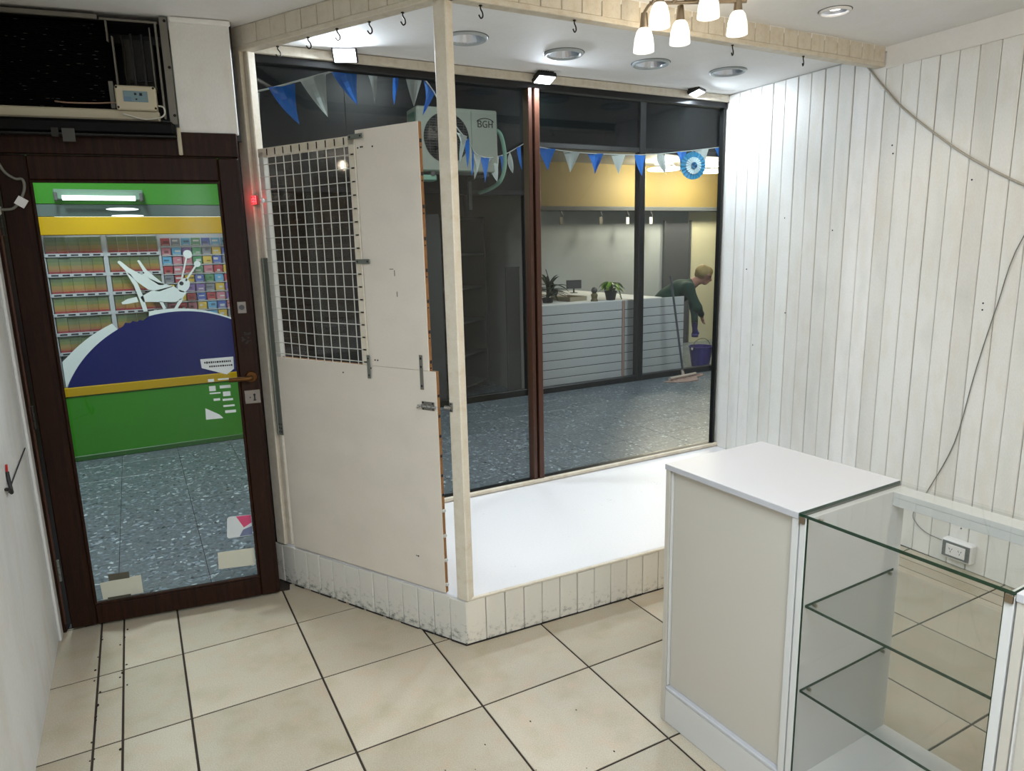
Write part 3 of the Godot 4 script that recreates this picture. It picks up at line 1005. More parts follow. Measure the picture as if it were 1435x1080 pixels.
func kiosk():
	var x0 = -0.56
	var x1 = 0.84
	var z = -3.34
	var k = thing("kiosk_shopfront", "green and yellow kiosk front across the corridor, seen through the door glass", "shopfront", Transform3D(Basis(), Vector3(0, 0, z)))
	part("base_panel", bx(Vector3(x1 - x0, 0.50, 0.04), 0.004, Vector3((x0 + x1) / 2, 0.262, -0.02)), M.kiosk_green, k, "bright green base panel")
	part("skirting", bx(Vector3(x1 - x0, 0.045, 0.05), 0.006, Vector3((x0 + x1) / 2, 0.022, -0.015)), M.kiosk_dark_green, k)
	part("sill", bx(Vector3(x1 - x0, 0.070, 0.05), 0.004, Vector3((x0 + x1) / 2, 0.552, -0.015)), M.kiosk_yellow, k, "narrow yellow sill strip")
	part("sign_band", bx(Vector3(x1 - x0, 0.132, 0.05), 0.004, Vector3((x0 + x1) / 2, 1.797, -0.015)), M.kiosk_yellow, k, "wide yellow band")
	part("grey_band", bx(Vector3(x1 - x0 + 0.02, 0.088, 0.04), 0.003, Vector3((x0 + x1) / 2 - 0.01, 1.909, -0.02)), M.kiosk_grey, k, "glossy grey band")
	part("fascia", bx(Vector3(x1 - x0 + 0.4, 1.40, 0.06), 0.004, Vector3((x0 + x1) / 2 - 0.2, 2.655, -0.03)), M.kiosk_green, k, "green fascia")
	part("pane", bx(Vector3(x1 - x0, 1.145, 0.006), 0.0, Vector3((x0 + x1) / 2, 1.159, -0.010)), M.pane_clear, k)
	part("corner_post", bx(Vector3(0.035, 1.86, 0.05), 0.004, Vector3(x0 - 0.018, 0.93, -0.02)), M.shelf_white, k, "whitish corner post")
	part("corner_post", bx(Vector3(0.05, 3.35, 0.10), 0.004, Vector3(x1 + 0.025, 1.675, -0.05)), M.black, k)
	var flank = bx(Vector3(0.04, 1.84, 0.6), 0.0, Vector3(x0 - 0.03, 0.92, -0.33))
	part("side_panel", flank, M.shelf_white, k)
	# hill decal on the pane
	var white = []
	var blue = []
	for i in 25:
		var a = lerpf(2.372, 1.075, i / 24.0)
		white.append(Vector2(0.238 + 1.0259 * cos(a), 0.121 + 1.0259 * sin(a)))
	var rim_l = [Vector2(-0.545, 0.79)]
	var rim_r = []
	for p in white:
		if p.x < -0.15:
			rim_l.append(p)
		elif p.x > 0.03:
			rim_r.append(p)
	for i in 33:
		var a = lerpf(2.72, 1.00, i / 32.0)
		var p = Vector2(0.288 + 0.9082 * cos(a), 0.214 + 0.9082 * sin(a))
		if p.x > -0.54 and p.x < 0.82 and p.y > 0.587:
			blue.append(p)
	var low = blue.duplicate()
	low.reverse()
	var wl = rim_l.duplicate()
	for p in low:
		if p.x < -0.13:
			wl.append(p)
	wl.append(Vector2(-0.545, 0.59))
	var wr = rim_r.duplicate()
	for p in low:
		if p.x > 0.03:
			wr.append(p + Vector2(0, -0.004))
	var s = Shape.new()
	s.prism(wl, 0.0, 0.0015)
	var hill = thing("hill_decal", "big round blue hill decal with a white rim on the kiosk glass", "decal", Transform3D(Basis(), Vector3(0, 0, z - 0.0065)))
	part("rim", s, M.decal_white, hill, "white rim")
	s = Shape.new()
	s.prism(wr, 0.0, 0.0015)
	part("rim", s, M.decal_white, hill, "white rim")
	var bl = [Vector2(-0.535, 0.588)]
	for p in blue:
		if p.x < -0.12:
			bl.append(p)
	for p in pts([-0.111, 1.030, -0.092, 1.058, -0.060, 1.052, -0.040, 1.068, -0.012, 1.058, 0.010, 1.072, 0.032, 1.064]):
		bl.append(p)
	for p in blue:
		if p.x > 0.045:
			bl.append(p)
	bl.append(Vector2(0.80, 0.588))
	s = Shape.new()
	s.prism(bl, 0.0, 0.002)
	part("blue_field", s, M.decal_blue, hill, "deep blue field with a torn upper edge")
	# insect emblem
	var em = thing("insect_decal", "white cut-out emblem of a hopping insect with two ball-tipped feelers above the blue hill", "decal", Transform3D(Basis(), Vector3(0, 0, z - 0.0065)))
	var e
	poly_piece("body", em, [0.035, 1.25, 0.115, 1.294, 0.173, 1.302, 0.275, 1.326, 0.315, 1.295, 0.368, 1.27, 0.328, 1.217, 0.276, 1.199, 0.162, 1.204, 0.05, 1.212], M.decal_white, 0.0, 0.002)
	poly_piece("thigh", em, [-0.091, 1.522, -0.084, 1.534, -0.07, 1.532, -0.016, 1.477, 0.073, 1.416, 0.165, 1.362, 0.277, 1.323, 0.171, 1.287, 0.096, 1.306, 0.027, 1.368, -0.033, 1.44], M.decal_white, 0.0, 0.002)
	e = Shape.new()
	var hp = []
	for i in 22:
		var a = TAU * i / 22
		hp.append(Vector2(0.353 + 0.045 * cos(a) + 0.012 * sin(a), 1.328 + 0.056 * sin(a)))
	e.prism(hp, 0.0, 0.002)
	part("head", e, M.decal_white, em)
	poly_piece("shin", em, [-0.046, 1.451, -0.014, 1.431, 0.026, 1.361, 0.055, 1.259, 0.073, 1.14, 0.044, 1.134, 0.025, 1.237, -0.001, 1.346], M.decal_white, 0.0, 0.002)
	poly_piece("foot", em, [-0.1, 1.216, -0.057, 1.24, 0.009, 1.253, 0.017, 1.214, -0.061, 1.202, -0.095, 1.201], M.decal_white, 0.0, 0.002)
	for q in [[0.162, 1.209, 0.188, 1.207, 0.207, 1.152, 0.186, 1.144], [0.314, 1.221, 0.339, 1.219, 0.283, 1.138, 0.264, 1.146]]:
		poly_piece("leg", em, q, M.decal_white, 0.0, 0.002)
	poly_piece("wing", em, [0.045, 1.53, 0.053, 1.536, 0.063, 1.532, 0.099, 1.461, 0.216, 1.338, 0.176, 1.337, 0.097, 1.402, 0.064, 1.422, 0.085, 1.435, 0.073, 1.459], M.decal_white, 0.0, 0.002)
	for q in [[0.338, 1.378, 0.349, 1.375, 0.403, 1.549, 0.392, 1.554, 0.407, 1.572, 0.033], [0.366, 1.366, 0.377, 1.358, 0.466, 1.479, 0.457, 1.489, 0.470, 1.493, 0.024]]:
		var an = poly_piece("feeler", em, q.slice(0, 8), M.decal_white, 0.0, 0.002)
		e = Shape.new()
		e.lathe([Vector2(0.0, 0.0), Vector2(q[10], 0.0), Vector2(q[10], 0.0022), Vector2(0.0, 0.0022)], 24, Transform3D(Basis(Vector3(1, 0, 0), PI / 2), Vector3(q[8], q[9], 0)))
		part("ball", e, M.decal_white, an)
	e = Shape.new()
	e.lathe([Vector2(0.0, 0.0), Vector2(0.016, 0.0), Vector2(0.016, 0.0026), Vector2(0.0, 0.0026)], 18, Transform3D(Basis(Vector3(1, 0, 0), PI / 2), Vector3(0.338, 1.343, 0)))
	part("eye", e, M.ink, em)
	# fluorescent fitting on the fascia
	var t = thing("tube_light", "lit fluorescent tube fitting on the green fascia above the kiosk", "light fitting", Transform3D(Basis(), Vector3(-0.15, 2.0, z)))
	part("housing", bx(Vector3(0.58, 0.075, 0.05), 0.006, Vector3(0, 0.022, 0.026)), M.unit_side, t, "pale green housing")
	part("end_cap", bx(Vector3(0.02, 0.06, 0.06), 0.004, Vector3(-0.275, 0.004, 0.075)), M.dim_grey, t)
	part("end_cap", bx(Vector3(0.02, 0.06, 0.06), 0.004, Vector3(0.275, 0.004, 0.075)), M.dim_grey, t)
	part("tube", tb([Vector3(-0.235, -0.005, 0.085), Vector3(0.235, -0.005, 0.085)], 0.017, 14), M.tube_glow, t, "glowing white tube")
	var l = AreaLight3D.new()
	l.name = "tube_lamp"
	l.area_size = Vector2(0.47, 0.05)
	l.light_color = Color(0.90, 1.0, 0.95)
	l.light_energy = 0.2
	l.shadow_enabled = true
	l.transform = Transform3D(Basis(Vector3(1, 0, 0), deg_to_rad(45)) * Basis(Vector3.UP, PI), Vector3(-0.15, 1.985, z + 0.115))
	add_child(l)
	# interior: backing, shelves and packets
	var kb = thing("kiosk_rack", "white packet rack with three bays of shelves behind the kiosk glass", "rack", Transform3D(Basis(), Vector3(0, 0, z - 0.14)))
	part("back", bx(Vector3(1.42, 1.30, 0.02), 0.0, Vector3(0.14, 1.15, -0.09)), M.shelf_white, kb)
	for x in [-0.575, -0.166, 0.212, 0.83]:
		part("upright", bx(Vector3(0.034 if x < 0.2 else 0.02, 1.25, 0.10), 0.003, Vector3(x, 1.13, -0.02)), M.shelf_white, kb)
	var ordn = ["top", "second", "third", "fourth", "fifth", "sixth", "seventh", "eighth", "ninth", "tenth", "eleventh", "twelfth"]
	var card = Shape.new()
	card.colored = true
	# one printed packet: green head, tan middle, red foot
	var rows = 6
	for bay in 2:
		var b0 = [-0.553, -0.145][bay]
		var b1 = [-0.187, 0.200][bay]
		for r in rows:
			var y = 1.590 - 0.150 * r
			part("shelf", bx(Vector3(b1 - b0 + 0.02, 0.012, 0.11), 0.002, Vector3((b0 + b1) / 2, y - 0.006, -0.02)), M.shelf_white, kb)
			var strip = part("price_strip", bx(Vector3(b1 - b0 + 0.02, 0.026, 0.004), 0.001, Vector3((b0 + b1) / 2, y - 0.005, 0.037)), M.shelf_white, kb)
			var w = (b1 - b0) / 5
			for i in 5:
				part("price_mark", bx(Vector3(w * 0.66, 0.012, 0.001), 0.0, Vector3(b0 + w * (i + 0.5), y - 0.005, 0.0395)), M.ink, strip)
			for i in 5:
				var s2 = Shape.new()
				s2.colored = true
				var v = rng.randf_range(0.85, 1.1)
				var bands = [[0.0, 0.022, Color(0.26, 0.030, 0.036)], [0.022, 0.040, Color(0.30, 0.14, 0.045)], [0.040, 0.066, Color(0.27, 0.19, 0.055)], [0.066, 0.092, Color(0.16, 0.19, 0.06)], [0.092, 0.128, Color(0.10, 0.15, 0.07)]]
				for bd in bands:
					s2.col = Color(bd[2].r * v, bd[2].g * v, bd[2].b * rng.randf_range(0.8, 1.2))
					s2.box(Vector3(0, (bd[0] + bd[1]) / 2, 0), Vector3(w - 0.002, bd[1] - bd[0] + 0.0, 0.03), 0.0)
				single("packet", s2, M.printed_card, "green to red packet, %s from left, %s shelf down, %s kiosk bay" % [["first", "second", "third", "fourth", "fifth"][i], ordn[r], ["left", "middle"][bay]], "packet", "banded packets in the kiosk rack", Transform3D(Basis(), Vector3(b0 + w * (i + 0.5), y + 0.001, z - 0.14 + 0.012 + rng.randf_range(-0.004, 0.004))))
	var tints = [["red", Color(0.33, 0.04, 0.05)], ["blue", Color(0.05, 0.10, 0.34)], ["green", Color(0.05, 0.22, 0.09)], ["violet", Color(0.16, 0.10, 0.28)], ["sky blue", Color(0.10, 0.32, 0.50)], ["yellow", Color(0.50, 0.36, 0.04)], ["grey", Color(0.16, 0.18, 0.20)], ["pink", Color(0.42, 0.16, 0.19)]]
	for r in 9:
		var y = 1.640 - 0.0745 * r
		part("shelf", bx(Vector3(0.60, 0.007, 0.10), 0.0015, Vector3(0.525, y - 0.0035, -0.02)), M.shelf_white, kb)
		for i in 8:
			var x = 0.260 + 0.075 * i
			var tn = tints[(rng.randi() + i) % tints.size()]
			var s2 = Shape.new()
			s2.colored = true
			s2.col = tn[1]
			s2.box(Vector3(0, 0.031, 0), Vector3(0.066, 0.060, 0.03), 0.0015)
			s2.col = Color(0.5, 0.5, 0.48) if i % 2 else Color(tn[1].r * 0.35, tn[1].g * 0.35, tn[1].b * 0.35)
			s2.box(Vector3(rng.randf_range(-0.012, 0.012), rng.randf_range(0.02, 0.042), 0.0155), Vector3(rng.randf_range(0.02, 0.045), rng.randf_range(0.008, 0.02), 0.001))
			s2.col = Color(0.45, 0.44, 0.36)
			s2.box(Vector3(0, 0.008, 0.0155), Vector3(0.05, 0.005, 0.001))
			single("packet", s2, M.printed_card, "small %s packet, %s from left, %s shelf down, right kiosk bay" % [tn[0], ["first", "second", "third", "fourth", "fifth", "sixth", "seventh", "eighth"][i], ordn[r]], "packet", "coloured packets in the right kiosk bay", Transform3D(Basis(), Vector3(x, y + 0.0005, z - 0.14 + 0.014)))
	slab("wall_kiosk", Vector3(-0.62, 0.0, -3.95), Vector3(0.86, 3.3, -3.9), M.shop_white, "back wall inside the kiosk", "wall")
	# two slim round lamps on the grey band
	for q in [[-0.01, 1.920, 0.011, "upper"], [0.02, 1.872, 0.007, "lower"]]:
		var lens = []
		for i in 28:
			lens.append(Vector2(0.11 * cos(TAU * i / 28), q[2] * sin(TAU * i / 28)))
		var dl = Shape.new()
		dl.prism(lens, 0.0, 0.004)
		single("strip_lamp", dl, M.disc_glow, "%s slim glowing lens-shaped lamp set on the kiosk's grey band" % q[3], "lamp", "slim lamps on the grey band", Transform3D(Basis(), Vector3(q[0], q[1], z + 0.0005)))
	# light inside the kiosk: a tube behind the yellow band
	var kt = thing("tube_light", "hidden fluorescent tube behind the kiosk's yellow band", "light fitting", Transform3D(Basis(), Vector3(0.14, 1.86, z - 0.05)))
	part("tube", tb([Vector3(-0.6, 0, 0), Vector3(0.6, 0, 0)], 0.012, 12), M.tube_glow, kt)
	part("holder", bx(Vector3(1.24, 0.02, 0.03), 0.002, Vector3(0, 0.025, 0)), M.shelf_white, kt)
	var kl = AreaLight3D.new()
	kl.name = "kiosk_lamp"
	kl.area_size = Vector2(1.2, 0.1)
	kl.light_energy = 0.13
	kl.shadow_enabled = true
	kl.transform = Transform3D(Basis(Vector3(1, 0, 0), deg_to_rad(-60)), Vector3(0.14, 1.842, z - 0.056))
	add_child(kl)

func screw(parent, x, y, z, r = 0.0042, m = null, called = "screw"):
	var s = Shape.new()
	s.lathe([Vector2(0.0, 0.0012), Vector2(r * 0.7, 0.001), Vector2(r, 0.0)], 9, Transform3D(Basis(Vector3(1, 0, 0), PI / 2), Vector3(x, y, z)))
	return part(called, s, m if m else M.ink, parent)

func dark_shop():
	var x0 = 0.89
	var x1 = 3.62
	var d = thing("dark_shopfront", "unlit shopfront with dark glass and a dark fascia under the outdoor air conditioner", "shopfront", Transform3D(Basis(), Vector3(0, 0, FZ)))
	for i in 3:
		var w = (x1 - x0) / 3
		part("fascia_panel", bx(Vector3(w - 0.002, 1.22, 0.05), 0.002, Vector3(x0 + w * (i + 0.5), 2.735, -0.03)), M.speckled_dark, d)
	for x in [x0 + 0.02, 1.80, 2.71, x1 - 0.02]:
		part("post", bx(Vector3(0.05, 2.12, 0.06), 0.004, Vector3(x, 1.06, -0.03)), M.frame_dark, d)
	part("rail", bx(Vector3(x1 - x0, 0.05, 0.06), 0.004, Vector3((x0 + x1) / 2, 2.10, -0.02)), M.frame_dark, d)
	part("base_rail", bx(Vector3(x1 - x0, 0.07, 0.06), 0.004, Vector3((x0 + x1) / 2, 0.035, -0.03)), M.black, d)
	for i in 3:
		var w = (x1 - x0) / 3
		part("pane", bx(Vector3(w - 0.05, 2.0, 0.006), 0.0, Vector3(x0 + w * (i + 0.5), 1.07, -0.03)), M.pane_clear, d)
	slab("wall_shop", Vector3(x0 - 0.03, 0.0, -5.0), Vector3(3.60, 2.6, -4.95), M.empty_shop_paint, "grey back wall inside the unlit shop", "wall")
	slab("ceiling", Vector3(x0 - 0.03, 2.2, -5.0), Vector3(3.60, 2.25, -3.5), M.empty_shop_paint, "low grey ceiling inside the unlit shop", "ceiling")
	slab("wall_shop", Vector3(3.60, 0.0, -6.2), Vector3(3.64, 3.3, -3.5), M.empty_shop_paint, "partition between the unlit shop and the bright shop", "wall")
	slab("wall_shop", Vector3(x0 - 0.03, 0.0, -5.0), Vector3(x0 + 0.0, 2.25, -3.5), M.empty_shop_paint, "partition between the unlit shop and the kiosk", "wall")
	var u = thing("shelf_unit", "tall empty grey shelf unit standing in the unlit shop", "shelf unit", Transform3D(Basis(Vector3.UP, deg_to_rad(38)), Vector3(3.02, 0, -4.05)))
	part("side_panel", bx(Vector3(0.022, 1.9, 0.36), 0.002, Vector3(-0.55, 0.95, 0)), M.dim_grey, u)
	part("side_panel", bx(Vector3(0.022, 1.9, 0.36), 0.002, Vector3(0.45, 0.95, 0)), M.dim_grey, u)
	part("back_panel", bx(Vector3(1.0, 1.9, 0.012), 0.0, Vector3(-0.05, 0.95, -0.174)), M.dim_brown, u)
	for y in [0.08, 0.42, 0.78, 1.14, 1.50, 1.88]:
		part("shelf", bx(Vector3(0.98, 0.02, 0.34), 0.002, Vector3(-0.05, y, 0)), M.dim_grey, u)
	var lp = thing("low_panel", "low grey partition panel just inside the unlit shop, beside the bright shop", "panel", Transform3D(Basis(), Vector3(3.515, 0, -3.62)))
	part("board", bx(Vector3(0.155, 1.35, 0.03), 0.003, Vector3(0, 0.675, 0)), M.dim_grey, lp)
	part("cap", bx(Vector3(0.165, 0.012, 0.04), 0.002, Vector3(0, 1.356, 0)), M.dim_grey, lp)
	# slat wall with pegs seen through the mesh
	var sl = thing("slat_panel", "dark slatted display panel with black pegs behind the unlit shop's glass", "display panel", Transform3D(Basis(), Vector3(1.42, 0, -3.95)))
	part("back", bx(Vector3(0.96, 2.1, 0.02), 0.0, Vector3(0, 1.08, -0.012)), M.black, sl)
	for i in 14:
		part("slat", bx(Vector3(0.94, 0.132, 0.016), 0.003, Vector3(0, 0.12 + 0.145 * i, 0.006)), M.dim_brown, sl)
	for q in [[-0.02, 1.86], [0.10, 1.60], [0.02, 1.52], [0.14, 1.24], [0.10, 1.02], [0.16, 0.88], [-0.14, 1.12]]:
		part("peg", tb([Vector3(q[0], q[1], 0.01), Vector3(q[0] + 0.01, q[1] + 0.004, 0.15), Vector3(q[0] + 0.012, q[1] + 0.018, 0.165)], 0.009, 8), M.black, sl)
	# outdoor unit
	var a = thing("outdoor_unit", "cream outdoor air conditioner unit with a round dark fan grille, hung on the dark fascia", "air conditioner", Transform3D(Basis(Vector3.UP, deg_to_rad(-2)), Vector3(2.68, 2.235, -3.14)))
	part("casing", bx(Vector3(0.765, 0.54, 0.27), 0.012, Vector3(0, 0.27, 0)), M.unit_cream, a)
	part("side_grille", bx(Vector3(0.006, 0.46, 0.20), 0.002, Vector3(-0.384, 0.27, 0)), M.unit_side, a)
	var fc = Vector3(-0.115, 0.285, 0.136)
	var s = Shape.new()
	s.lathe([Vector2(0.0, 0.0), Vector2(0.213, 0.0)], 40, Transform3D(Basis(Vector3(1, 0, 0), PI / 2), fc))
	var g = part("fan_opening", s, M.black, a)
	s = Shape.new()
	for i in 19:
		var y = -0.2 + 0.4 * i / 18
		var hw = sqrt(maxf(0.213 * 0.213 - y * y, 0.0004))
		s.box(fc + Vector3(0, y, 0.006), Vector3(2 * hw, 0.0035, 0.003))
	for i in 6:
		var x = -0.16 + 0.32 * i / 5
		var hh = sqrt(0.213 * 0.213 - x * x)
		s.box(fc + Vector3(x, 0, 0.009), Vector3(0.0035, 2 * hh, 0.003))
	part("grille_bar", s, M.dim_grey, g)
	s = Shape.new()
	for i in 5:
		var an = TAU * i / 5
		s.box(Vector3(0.09, 0, 0), Vector3(0.14, 0.055, 0.004), 0.001, Transform3D(Basis(Vector3(0, 0, 1), an) * Basis(Vector3(1, 0, 0), 0.4), fc + Vector3(0, 0, 0.0025)))
	s.lathe([Vector2(0.0, 0.005), Vector2(0.04, 0.004), Vector2(0.045, 0.0)], 20, Transform3D(Basis(Vector3(1, 0, 0), PI / 2), fc))
	part("fan", s, M.coil_black, g)
	for q in [[0.125, 0.27, 0.004, 0.50], [-0.12, 0.012, 0.5, 0.006]]:
		part("seam", bx(Vector3(q[2], q[3], 0.002), 0.0, Vector3(q[0], q[1], 0.136)), M.unit_side, a)
	var tm = TextMesh.new()
	var sf = SystemFont.new()
	sf.font_names = PackedStringArray(["Droid Sans"])
	tm.font = sf
	tm.text = "BGH"
	tm.font_size = 24
	tm.pixel_size = 0.0034
	tm.depth = 0.003
	part("logo", tm, M.ink, a, "dark maker's letters under an arc", Vector3(0.262, 0.418, 0.1365))
	s = Shape.new()
	var arc = []
	for i in 13:
		var an = lerpf(0.35, PI - 0.35, i / 12.0)
		arc.append(Vector3(0.262 + 0.088 * cos(an), 0.422 + 0.046 * sin(an), 0.1365))
	s.tube(arc, 0.003, 6)
	part("logo_arc", s, M.ink, a)
	for x in [-0.26, 0.26]:
		s = Shape.new()
		s.box(Vector3(x, -0.02, -0.06), Vector3(0.035, 0.035, 0.42), 0.003)
		s.box(Vector3(x, -0.16, -0.265), Vector3(0.035, 0.30, 0.03), 0.003)
		part("bracket", s, M.dim_grey, a)
	part("drain_tray", bx(Vector3(0.16, 0.05, 0.14), 0.01, Vector3(-0.30, -0.055, 0.07)), M.hose_mint, a, "mint green drain tray")
	part("hose", tb(curve([Vector3(0.37, 0.33, 0.02), Vector3(0.42, 0.385, 0.03), Vector3(0.47, 0.34, 0.03), Vector3(0.50, 0.20, 0.03), Vector3(0.50, 0.06, 0.02), Vector3(0.46, -0.06, 0.0), Vector3(0.40, -0.12, -0.10), Vector3(0.38, -0.14, -0.29)], 5), 0.019, 10), M.hose_mint, a, "mint green insulated hose")

func bright_shop():
	var x0 = 3.66
	var x1 = 7.6
	var f = thing("glazed_shopfront", "dark grey framed glass front of the bright shop across the corridor", "shopfront", Transform3D(Basis(), Vector3(0, 0, FZ)))
	for x in [x0 + 0.02, 5.068, x1]:
		part("mullion", bx(Vector3(0.082, 3.34, 0.09), 0.006, Vector3(x, 1.67, 0)), M.frame_dark, f)
	part("transom", bx(Vector3(x1 - x0, 0.055, 0.07), 0.005, Vector3((x0 + x1) / 2, 2.572, 0)), M.frame_dark, f)
	part("base_rail", bx(Vector3(x1 - x0, 0.065, 0.08), 0.005, Vector3((x0 + x1) / 2, 0.0325, 0)), M.frame_dark, f)
	for q in [[x0 + 0.06, 5.027], [5.109, x1 - 0.04]]:
		var w = q[1] - q[0]
		part("top_panel", bx(Vector3(w, 0.74, 0.02), 0.003, Vector3((q[0] + q[1]) / 2, 2.97, 0)), M.charcoal, f, "dark glossy panel above the glass")
		part("pane", bx(Vector3(w, 2.48, 0.006), 0.0, Vector3((q[0] + q[1]) / 2, 1.305, -0.01)), M.pane_clear, f)
	slab("wall_shop", Vector3(3.64, 0.0, -5.62), Vector3(9.4, 2.08, -5.5), M.shop_grey_wall, "pale grey back wall of the bright shop", "wall")
	slab("wall_shop", Vector3(3.64, 2.08, -5.62), Vector3(9.4, 2.75, -5.5), M.mustard, "mustard yellow band along the top of the bright shop's back wall", "wall")
	slab("ceiling", Vector3(3.64, 2.69, -5.62), Vector3(9.4, 2.75, -3.5), M.shop_ceiling, "pale ceiling of the bright shop", "ceiling")
	slab("wall_shop", Vector3(9.3, 0.0, -5.6), Vector3(9.4, 2.7, -3.5), M.shop_cream, "right side wall of the bright shop", "wall")
	slab("wall_shop", Vector3(7.66, 0.0, -5.5), Vector3(9.3, 2.03, -5.47), M.shop_cream, "cream painted stretch of wall behind the bending person", "wall")
	single("ledge", bx(Vector3(5.6, 0.06, 0.2), 0.006), M.ledge_grey, "long grey ledge running under the mustard yellow band", "ledge", "", Transform3D(Basis(), Vector3(6.46, 2.062, -5.40)))
	var dd = thing("dark_door", "dark narrow door in the back wall of the bright shop, left of the bending person", "door", Transform3D(Basis(), Vector3(7.43, 0, -5.49)))
	part("leaf", bx(Vector3(0.48, 1.86, 0.03), 0.004, Vector3(0, 0.93, 0.015)), M.plastic_grey, dd)
	part("frame", bx(Vector3(0.03, 1.90, 0.05), 0.004, Vector3(-0.255, 0.95, 0.02)), M.ledge_grey, dd)
	part("frame", bx(Vector3(0.03, 1.90, 0.05), 0.004, Vector3(0.255, 0.95, 0.02)), M.ledge_grey, dd)
	# long slatted counter
	var c = thing("slatted_counter", "long counter with grey horizontal slats in front and a white top, inside the bright shop", "counter", Transform3D(Basis(), Vector3(3.72, 0, -3.57)))
	for q in [[-0.06, 1.20], [1.245, 2.14]]:
		var w = q[1] - q[0]
		part("groove_back", bx(Vector3(w, 0.9, 0.01), 0.0, Vector3((q[0] + q[1]) / 2, 0.46, -0.012)), M.slat_gap, c)
		for i in 9:
			var lo = 0.022 if i == 0 else 0.126 + 0.1005 * (i - 1)
			var hi = 0.118 if i == 0 else lo + 0.0925
			if i == 8:
				hi = 0.932
			part("slat", bx(Vector3(w, hi - lo, 0.014), 0.002, Vector3((q[0] + q[1]) / 2, (lo + hi) / 2, 0)), M.slat_grey, c)
	part("corner_post", bx(Vector3(0.035, 0.93, 0.03), 0.003, Vector3(1.222, 0.465, -0.005)), M.mop_cloth, c, "tan upright between the slat panels")
	part("top", bx(Vector3(1.88, 0.03, 1.86), 0.004, Vector3(0.88, 0.922, -0.95)), M.shop_white, c, "deep white counter top")
	part("plinth", bx(Vector3(1.86, 0.90, 0.03), 0.0, Vector3(0.88, 0.455, -1.85)), M.shop_white, c)
	part("end_panel", bx(Vector3(0.03, 0.90, 1.84), 0.0, Vector3(1.80, 0.455, -0.94)), M.shop_white, c)
	var k = 0
	for x in [5.22, 5.88, 6.35, 6.78]:
		var h = thing("hanging_clip", "%s hanging clip with a paper tag under the grey ledge, counted from the left" % ["first", "second", "third", "fourth"][k], "clip", Transform3D(Basis(), Vector3(x, 2.03, -5.315)), "clips under the ledge")
		part("hook", tb(curve([Vector3(0, 0, 0), Vector3(0, -0.03, 0.005), Vector3(0.022, -0.055, 0.005), Vector3(0.012, -0.085, 0.005), Vector3(-0.01, -0.085, 0.005)], 4), 0.007, 7), M.plastic_grey, h)
		part("tag", bx(Vector3(0.055, 0.10, 0.012), 0.003, Vector3(-0.004, -0.135, 0.005)), M.dull_metal if k < 2 else M.paper_white, h)
		k += 1
	var sg = thing("small_screen", "small dark screen on a short stand on the white counter top", "screen", Transform3D(Basis(Vector3.UP, -0.3), Vector3(5.21, 0.937, -5.0)))
	part("stand", tb([Vector3(0, 0, 0), Vector3(0, 0.07, 0)], 0.012, 8), M.plastic_grey, sg)
	part("foot", bx(Vector3(0.09, 0.008, 0.07), 0.003, Vector3(0, 0.004, 0)), M.plastic_grey, sg)
	part("display", bx(Vector3(0.21, 0.115, 0.02), 0.004, Vector3(0, 0.115, 0.005)), M.plastic_grey, sg)
	var st = thing("figurine", "small tan stone figurine on the counter, left of the lime potted plant", "figurine", Transform3D(Basis(), Vector3(4.60, 0.937, -3.66)))
	var s = Shape.new()
	s.lathe_smooth(pts([0.0, 0.0, 0.040, 0.0, 0.043, 0.012, 0.032, 0.028, 0.036, 0.055, 0.040, 0.075, 0.026, 0.092, 0.0, 0.096]), 18)
	part("body", s, M.stone_tan, st)
	s = Shape.new()
	s.ball(Vector3(0, 0.122, 0), 0.036, 14, 10, Vector3(1, 1.05, 1))
	s.ball(Vector3(-0.008, 0.115, 0.034), 0.008, 8, 6)
	part("head", s, M.dim_grey, st)
	var bxs = thing("open_box", "low pale cardboard box on the counter beside the strap-leaved plant", "box", Transform3D(Basis(Vector3.UP, 0.15), Vector3(4.46, 0.937, -3.98)))
	for q in [[0, 0.17, 0.26, 0.006], [0, -0.17, 0.26, 0.006], [0.13, 0, 0.006, 0.34], [-0.13, 0, 0.006, 0.34]]:
		part("side", bx(Vector3(q[2], 0.05, q[3]), 0.001, Vector3(q[0], 0.025, q[1])), M.card_tan, bxs)
	part("bottom", bx(Vector3(0.25, 0.004, 0.33), 0.0, Vector3(0, 0.002, 0)), M.card_tan, bxs)
	# ring lamps
	var li = 0
	for q in [[6.65, -4.9], [7.58, -4.9]]:
		var r = thing("ceiling_lamp", ["glowing round ceiling lamp with a frilled glass rim, left of the blue paper fan", "glowing round ceiling lamp with a frilled glass rim, right of the blue paper fan"][li], "ceiling lamp", Transform3D(Basis(), Vector3(q[0], 2.69, q[1])), "frilled ceiling lamps")
		var loop = []
		for i in 129:
			var an = TAU * i / 128
			var rr = 0.205 + 0.010 * cos(an * 26)
			loop.append(Vector3(rr * cos(an), -0.115, rr * sin(an)))
		part("frill", tb(loop, 0.017, 8), M.ring_glow, r)
		for i in 3:
			var an = TAU * i / 3 + 0.4
			part("stay", tb([Vector3(0.10 * cos(an), -0.03, 0.10 * sin(an)), Vector3(0.20 * cos(an), -0.11, 0.20 * sin(an))], 0.004, 6), M.chrome, r)
		s = Shape.new()
		s.lathe([Vector2(0.0, -0.055), Vector2(0.125, -0.05), Vector2(0.14, -0.02), Vector2(0.14, 0.0)], 28)
		part("lamp_disc", s, M.ring_glow, r)
		var l = OmniLight3D.new()
		l.name = "ring_lamp"
		l.position = Vector3(q[0], 2.52, q[1])
		l.light_size = 0.12
		l.light_color = Color(1.0, 0.97, 0.86)
		l.light_energy = 2.2
		l.omni_range = 12.0
		l.omni_attenuation = 2.0
		l.shadow_enabled = true
		add_child(l)
		li += 1

